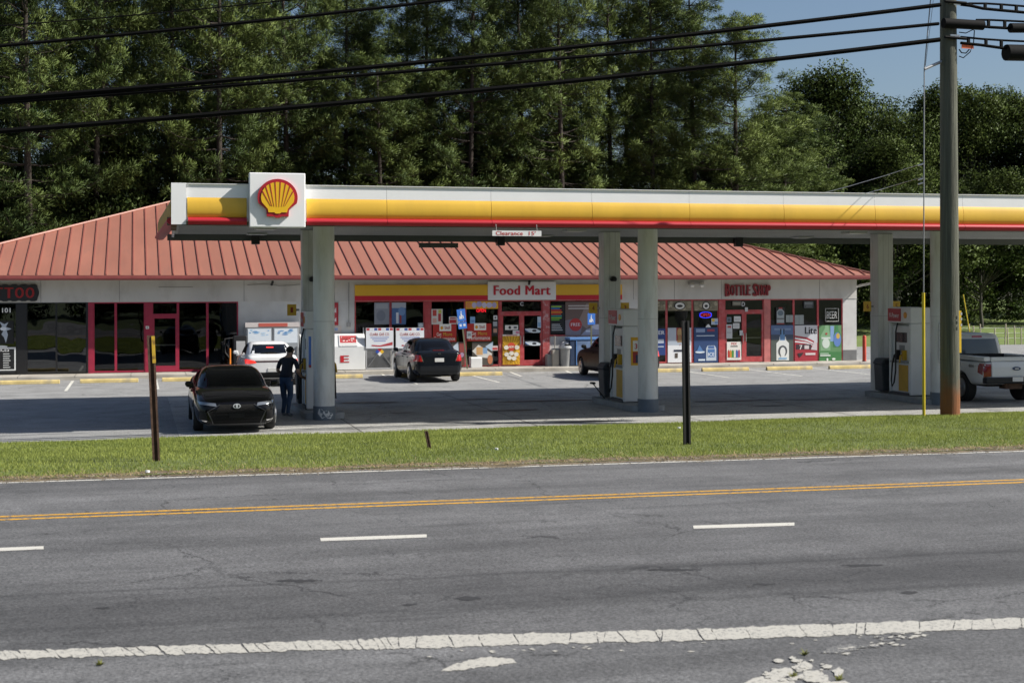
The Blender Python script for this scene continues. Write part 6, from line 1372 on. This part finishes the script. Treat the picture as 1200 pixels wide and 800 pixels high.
def make_pine(seed, H, lo, spread, dens=1.):
    rng = np.random.default_rng(seed); tr = MB()
    ph = rng.uniform(0, 6); bend = lambda z: np.array([math.sin(z*.11 + ph)*.22, math.cos(z*.09 + ph)*.22, z])
    zs = np.linspace(-.3, H - .4, 14); tr.tube([bend(z) for z in zs], [max(.03, .20*(1 - z/H)**.8 + .02) for z in zs], 9)
    C, RR, T = [], [], []
    z = lo*H
    while z < H - .2:
        u = (z - lo*H)/(H - lo*H)
        L0 = spread*(.62 + .38*math.sin(min(1, u*1.5 + .1)*math.pi/1.2))*math.sqrt(max(.03, 1 - max(0, (u - .45)/.57)**2.2))
        for k in range(rng.integers(4, 6)):
            a = rng.uniform(0, 6.283); L = max(.45, L0*rng.uniform(.45, 1.15)); el = R(rng.uniform(-4, 20) + 30*u*u)
            p0 = bend(z); dirh = np.array([math.cos(a), math.sin(a), 0]); pts = []
            for q in range(6):
                s_ = q/5; pts.append(p0 + dirh*L*s_*math.cos(el) + np.array([0, 0, L*(s_*math.sin(el) - .10*math.sin(s_*3.14) + .10*s_*s_)]))
            tr.tube(pts, [max(.008, .036*(1 - s_/5.6)*min(1, L/2.5)) for s_ in range(6)], 5, cap=False)
            nt = max(1, int(L*1.75*dens + rng.uniform(0, 1))); tb_ = rng.uniform(.15, .8); side = np.array([-dirh[1], dirh[0], 0])
            for q in range(nt):
                s_ = 1.0 if q == 0 else rng.uniform(.42, .95); i = min(4, int(s_*5)); f = s_*5 - i; p = pts[i]*(1-f) + pts[i+1]*f
                off = side*rng.normal(0, .55*(1.2 - s_)*min(1.4, L/2) + .08) + np.array([0, 0, rng.uniform(-.05, .22)])
                C.append(p + off); RR.append((.32 + .55*rng.uniform()**1.6)*(.8 + .2*min(1, L/2))); T.append(np.clip(tb_ + rng.normal(0, .14), 0, 1))
        z += rng.uniform(.40, .80)
    C.append(bend(H)); RR.append(.4); T.append(.6)
    cm = clumps(rng, np.array(C), np.array(RR), np.array(T), 136, .023, 'pine_crown', needle_m)
    k = bpy.data.meshes.new('pine_trunk'); k.from_pydata([tuple(map(float, v)) for v in tr.v], [], tr.f); k.materials.append(bark_m); k.polygons.foreach_set('use_smooth', [True]*len(k.polygons))
    return k, cm
def make_broad(seed, H, rad, lo, nl, leaf, per, mat):
    rng = np.random.default_rng(seed); tr = MB()
    th = H*lo; tr.tube([(0, 0, -.3), (.05, .02, th*.5), (0, .05, th), (.05, 0, H*.7)], [.032*H*.6, .024*H*.6, .020*H*.6, .03], 9)
    Ls = []
    for k in range(nl):
        a = rng.uniform(0, 6.283); u = rng.uniform(0, 1)**.7; z = th + (H - th)*u*.92; rr = rad*(.35 + .65*math.sin(min(1, u*.9 + .18)*math.pi))*rng.uniform(.35, .95)
        c = np.array([math.cos(a)*rr, math.sin(a)*rr, z]); r = rad*rng.uniform(.26, .46)*(1 - .25*u); Ls.append((c, r, rng.uniform(.1, .9)))
        st = np.array([0, .05, th + (z - th)*.35]); tr.tube([st, st*.45 + c*.55 + np.array([0, 0, -.1*r]), c], [.012*H*.5, .007*H*.5, .02], 5, cap=False)
    V, T, NN = [], [], []
    for c, r, t in Ls:
        n = int(per*(r/rad/.36)**2); d = unit(rng.normal(size=(n, 3)))
        bump_ = 1 + .22*np.sin(d[:, 0]*5 + c[0]*3)*np.sin(d[:, 1]*6 + c[1]) + .15*np.sin(d[:, 2]*9 + c[2])
        rad_ = r*bump_*rng.uniform(.45, 1.05, n)**.55; p = c + d*rad_[:, None]*np.array([1.15, 1.15, .8])
        nm = unit(d*.6 + rng.normal(size=(n, 3))*.7 + np.array([0, 0, .5])); e1 = unit(np.cross(nm, rng.normal(size=(n, 3)))); e2 = np.cross(nm, e1)
        NN.append(np.repeat(unit(d + np.array([0, 0, .3]) + rng.normal(size=(n, 3))*.16), 4, 0))
        s_ = leaf*rng.uniform(.6, 1.3, n)[:, None]
        V.append(np.stack([p - e1*s_*.5, p + e2*s_*.32, p + e1*s_*.5, p - e2*s_*.32], 1).reshape(-1, 3)); T.append(np.repeat(np.clip(t + rng.normal(0, .07, n), 0, 1), 4))
    V = np.concatenate(V); cm = raw_mesh('broad_crown', V, F4=np.arange(len(V)).reshape(-1, 4), tint=np.concatenate(T), mat=mat); set_normals(cm, np.concatenate(NN))
    k = bpy.data.meshes.new('broad_trunk'); k.from_pydata([tuple(map(float, v)) for v in tr.v], [], tr.f); k.materials.append(bark_g); k.polygons.foreach_set('use_smooth', [True]*len(k.polygons))
    return k, cm
def plant_tree(name, kind, px, Y, sc, rz, label, cat, group, z=0., px_y=300):
    X = onY(px, px_y, Y).x; r_ = empty(name, (X, Y, z), label, cat, group); r_.scale = (sc[0], sc[0], sc[1]); r_.rotation_euler.z = rz
    link_mesh('trunk', kind[0], r_); link_mesh('crown', kind[1], r_); return r_
PINES = [make_pine(11, 24, .16, 4.0), make_pine(12, 26, .22, 3.6), make_pine(13, 22, .10, 4.2), make_pine(14, 25, .14, 3.4)]
PL = 'pine in the second row glimpsed between the front pines'
rnd = random.Random(21)
FL = ['pine cut by the left frame edge behind the shops', 'broad shaggy pine over the tattoo shop end of the roof', 'straight trunked pine just left of the canopy end', 'pine directly behind the left tip of the canopy', 'dense pine left of the shell sign box', 'tall pine rising right above the shell sign box', 'slim pine to the right of the shell sign box', 'short pine standing under the sky gap above the left columns', 'pine just right of the sky gap in the wood', 'pine above the propane cages', 'tall pine above the Food Mart door', 'broad pine above the right food mart window', 'pine behind the middle pump columns', 'slender pine with sky showing beside its trunk', 'tall pine above the bottle shop door', 'big outer pine at the right end of the pine row', 'low pine between the pine row and the round crowned trees']
front = [(-70, 80, 1.0, 0, 1.1), (35, 77, 1.1, 4, 1.15), (118, 79, 1.0, 1, 1.12), (205, 82, 1.0, 3, 1.08), (262, 78, 1.0, 2, 1.18), (335, 80, 1.0, 0, 1.06), (402, 83, .95, 3, .96), (446, 78, .9, 2, .72), (500, 81, .95, 1, .94), (552, 79, .95, 4, 1.0), (606, 82, 1.0, 0, 1.04), (660, 79, 1.0, 2, 1.1), (712, 83, .95, 3, 1.02), (762, 80, .85, 1, .94), (812, 80, 1.05, 4, .93), (868, 78, 1.2, 2, .87), (918, 84, 1.05, 0, .64)]
for i, (px, Y, s_, k, hz) in enumerate(front):
    plant_tree('pine_tree', PINES[k % 4], px, Y, (s_, hz), rnd.uniform(0, 6.28), FL[i], 'tree', 'pines behind the shops')
back = [(-90 + i*41 + (i*17 % 23) - 10, 87 + (i*5 % 12)) for i in range(23)]
for i, (px, Y) in enumerate(back):
    plant_tree('pine_tree', PINES[(i*3 + 1) % 4], px, Y, (rnd.uniform(.95, 1.15), (rnd.uniform(1.12, 1.28) if px < 400 else rnd.uniform(.92, 1.06)*(.84 if px > 770 else 1)) if not 408 < px < 476 else .8), rnd.uniform(0, 6.28), PL, 'tree', 'pines behind the shops')
BROAD = [make_broad(31, 17, 6.0, .22, 36, .21, 1650, leaf_m), make_broad(32, 15, 5.6, .18, 34, .21, 1650, leaf_m), make_broad(33, 19, 6.4, .25, 40, .22, 1650, leaf_m)]
BUSH = [make_broad(41, 6, 3.2, .10, 20, .16, 1200, leaf_m2), make_broad(42, 8, 3.6, .15, 24, .17, 1200, leaf_m)]
bl_ = [(905, 100, 1.0, 1.0, 1), (965, 108, 1.0, 1.12, 2), (1010, 112, 1.0, 1.10, 0), (1060, 106, .95, 1.10, 1), (1095, 114, 1.0, 1.10, 2), (1140, 108, .9, 1.14, 0), (1190, 110, 1.0, 1.06, 2), (1235, 104, 1.0, 1.12, 1), (935, 96, .8, .8, 0), (1165, 98, .8, .74, 1), (1030, 96, .8, .72, 2), (985, 120, 1.1, 1.15, 1), (1120, 122, 1.1, 1.1, 0)]
BL = ['round crowned tree half hidden by the outermost pine', 'highest dome crowned tree right of the pine row', 'second high tree right of the dome crowned one', 'round crowned tree left of the guy wire', 'tree standing directly behind the utility pole', 'round crowned tree just right of the utility pole', 'tree under the big black splice case', 'tree cut by the right frame edge', 'lower tree tucked under the outermost pine', 'lower tree behind the pickup cab', 'lower tree behind the right rear column', 'back row broadleaf tree filling a gap in the wood', 'back row broadleaf tree filling a gap in the wood']
for i, (px, Y, s_, hz, k) in enumerate(bl_):
    plant_tree('broadleaf_tree', BROAD[k], px, Y, (s_, hz), rnd.uniform(0, 6.28), BL[i], 'tree', 'broadleaf trees at the right', 1.2)
bu = [(1052, 84, 1.15, 1.2, 1), (1150, 86, 1.1, 1.15, 1), (1205, 90, 1.1, 1.0, 0), (1100, 90, 1.2, 1.1, 0), (1015, 92, 1.3, 1.2, 1), (1180, 99, 1.2, 1.0, 1), (960, 94, 1.3, 1.3, 1), (1250, 92, 1.2, 1.2, 1), (1078, 98, 1.3, 1.2, 1), (1128, 97, 1.3, 1.3, 0)]
BUL = ['leafy bush seen between the right pair of columns', 'leafy bush right of the pole under the canopy', 'low bush at the right end of the stake fence', 'bush behind the yellow guy guard', 'dark bush past the white shop corner', 'dark bush behind the stake fence', 'dark bush behind the right end of the red roof', 'bush cut by the right frame edge', 'bush behind the right fuel pump', 'bush behind the utility pole foot']
for i, (px, Y, s_, hz, k) in enumerate(bu):
    plant_tree('leafy_bush', BUSH[k], px, Y, (s_, hz), rnd.uniform(0, 6.28), BUL[i], 'bush', 'bushes at the right', .3)
for i in range(24):
    px = -90 + i*44
    plant_tree('understory_bush', BUSH[i % 2], px, 79 + (i*7 % 11), (1.15, rnd.uniform(1.1, 1.7)), rnd.uniform(0, 6.28), 'dark understory bush between the pine trunks behind the shops', 'bush', 'understory bushes behind the shops')
# the wood across the road behind the camera, seen only as reflections
def merge_wood(spots):
    b = bmesh.new()
    for (x, y, s_, k, rz) in spots:
        me = BUSH[k % 2][1].copy(); me.transform(Matrix.Translation((x, y, .1)) @ Matrix.Rotation(rz, 4, 'Z') @ Matrix.Scale(s_, 4)); b.from_mesh(me); bpy.data.meshes.remove(me)
    me = bpy.data.meshes.new('wood'); b.to_mesh(me); b.free(); me.materials.append(leaf_m); return me
o = link_mesh('wood', merge_wood([(-52 + i*3.6, -6.2 - (i*5 % 4), 1.1 + .15*(i % 3), i % 3, i*1.3) for i in range(28)])); tag(o, 'dark wood across the road mirrored in the shop glass', 'wood', kind='stuff')
# ------------------------------------------------------------------ fence on the lawn
fw = M('fence_wood', (.48, .42, .32), .9, var=.3, scale=4)
t = empty('wire_fence', (50, 71.5, .05), 'low wire fence with pale leaning stakes on the lawn at the right edge', 'fence')
fy = 71.5; prev = None
for k, px in enumerate((1118, 1126, 1134, 1142, 1150, 1165.5, 1177.5, 1181.5, 1190, 1197, 1207, 1216, 1228, 1240)):
    X = onY(px, 400, fy).x; z0 = .05; ln_ = random.Random(k).uniform(-.12, .12)
    MB().tube([(X, fy, z0 - .5), (X + ln_, fy, z0 + random.Random(k+50).uniform(.85, 1.15))], .035, 6).build('stake', fw, t)
for z in (.35, .65, .95): MB().tube([(onY(1110, 400, fy).x, fy, z), (onY(1250, 400, fy).x, fy, z)], .008, 4).build('wire', stl, t)
gw = MB().tube([tuple(onY(1129, 345, 60)), (onY(1141, 398, 60).x, 60, 0)], .022, 8)
tag(gw.build('guy_guard', M('guard_yellow', 0)), 'far yellow guy guard slanting behind the pickup cab', 'guy guard')
# ------------------------------------------------------------------ mown grass on the verge
grass_m = leaf_mat('grass_blades', (.16, .205, .040), (.36, .40, .105), .35, .8)
rng = np.random.default_rng(77); NB = 300000
X = rng.uniform(-8, 27, NB); Yt = rng.uniform(0, 1, NB)**.9
keep = rng.uniform(size=NB) < np.clip(.55 + .35*np.sin(X*.8 + Yt*5)*np.sin(X*.23 - Yt*9) + .3, .3, 1); X, Yt = X[keep], Yt[keep]
keep = ~((Yt < .035) & (rng.uniform(size=len(X)) < .75)); X, Yt = X[keep], Yt[keep]; n = len(X)
ye = np.array([verge_edges(x) for x in X]); Y = ye[:, 0] + Yt*(ye[:, 1] - ye[:, 0] + .06); Z = np.array([verge_z(x, y) for x, y in zip(X, Y)])
cl = .5 + .5*np.sin(X*1.3 + 3*np.sin(Y*.7))*np.sin(Y*1.9 + 2*np.sin(X*.6))
h = rng.uniform(.022, .060, n)*(.75 + .5*cl); a = rng.uniform(0, 6.283, n); lean = rng.uniform(.1, .8, n)*h; w = rng.uniform(.005, .010, n)
sx, sy = np.cos(a)*w, np.sin(a)*w; b = rng.uniform(0, 6.283, n)
V = np.stack([np.stack([X - sx, Y - sy, Z - .01], 1), np.stack([X + sx, Y + sy, Z - .01], 1), np.stack([X + np.cos(b)*lean, Y + np.sin(b)*lean, Z + h], 1)], 1).reshape(-1, 3)
tint = np.repeat(np.clip(.25 + .45*cl + rng.normal(0, .2, n), 0, 1), 3)
o = link_mesh('grass', raw_mesh('grass', V, F3=np.arange(len(V)).reshape(-1, 3), tint=tint, mat=grass_m)); tag(o, 'short mown green grass on the strip between road and forecourt', 'grass', kind='stuff')
rng = np.random.default_rng(5); n = 5200
X = rng.uniform(-8, 24, n); Y = np.array([verge_edges(x)[0] for x in X]) - .05 + rng.normal(0, .16, n); Z = np.maximum(RZ + .004, np.array([verge_z(x, y) if y > verge_edges(x)[0] else RZ for x, y in zip(X, Y)]))
q = rng.uniform(.006, .022, n)[:, None]; P = np.stack([X, Y, Z], 1); o4 = np.array([[-1, -.6, 0], [1, -.5, 0], [.1, 1, 0], [0, 0, .9]])
V = (P[:, None, :] + o4[None]*q[:, None, :]*rng.uniform(.7, 1.3, (n, 4, 3))).reshape(-1, 3); b4 = np.arange(n)[:, None]*4
F = np.concatenate([b4 + np.array([[0, 1, 3]]), b4 + np.array([[1, 2, 3]]), b4 + np.array([[2, 0, 3]])])
o = link_mesh('gravel', raw_mesh('gravel', V, F3=F, mat=M('grit', (.20, .175, .14), .9, var=.5, scale=3))); tag(o, 'loose grit and straw along the ragged grass edge of the road', 'gravel', kind='stuff')
n = 9000; X = rng.uniform(-8, 25, n); t_ = np.abs(rng.normal(0, .05, n)); ye = np.array([verge_edges(x) for x in X]); Y = ye[:, 0] - .1 + t_*(ye[:, 1] - ye[:, 0]); Z = np.array([max(RZ, verge_z(x, y)) for x, y in zip(X, Y)]) + .01
a = rng.uniform(0, 6.283, n); L = rng.uniform(.04, .12, n); d = np.stack([np.cos(a)*L, np.sin(a)*L, rng.uniform(0, .05, n)], 1); sd = np.stack([-np.sin(a), np.cos(a), np.zeros(n)], 1)*rng.uniform(.003, .007, n)[:, None]; P = np.stack([X, Y, Z], 1)
V = np.stack([P - sd, P + sd, P + d], 1).reshape(-1, 3)
o = link_mesh('dry_grass', raw_mesh('dry_grass', V, F3=np.arange(len(V)).reshape(-1, 3), mat=M('straw', (.33, .25, .12), .9, var=.3, scale=2))); tag(o, 'dry straw coloured grass thatch along the road edge of the verge', 'dry grass', kind='stuff')
lit_m = M('litter_white', (.75, .75, .73), .6)
for k, (px, py, lab) in enumerate(((582, 530, 'tiny white litter scrap in the grass left of centre'), (796, 504.5, 'tiny white litter scrap at the grass edge near the black post'), (173, 557, 'small white pebble at the grass edge by the rusty post'))):
    p = on_verge(px, py); tag(MB().prism(blob(0, 0, .035, .025, 0, k, 9, .3) and [(a_, b_) for a_, b_, _ in blob(0, 0, .035, .025, 0, k, 9, .3)], lambda a_, b_, d: (p.x + a_, p.y + b_, p.z + .05 + d), 0, .03).build('litter', lit_m), lab, 'litter')
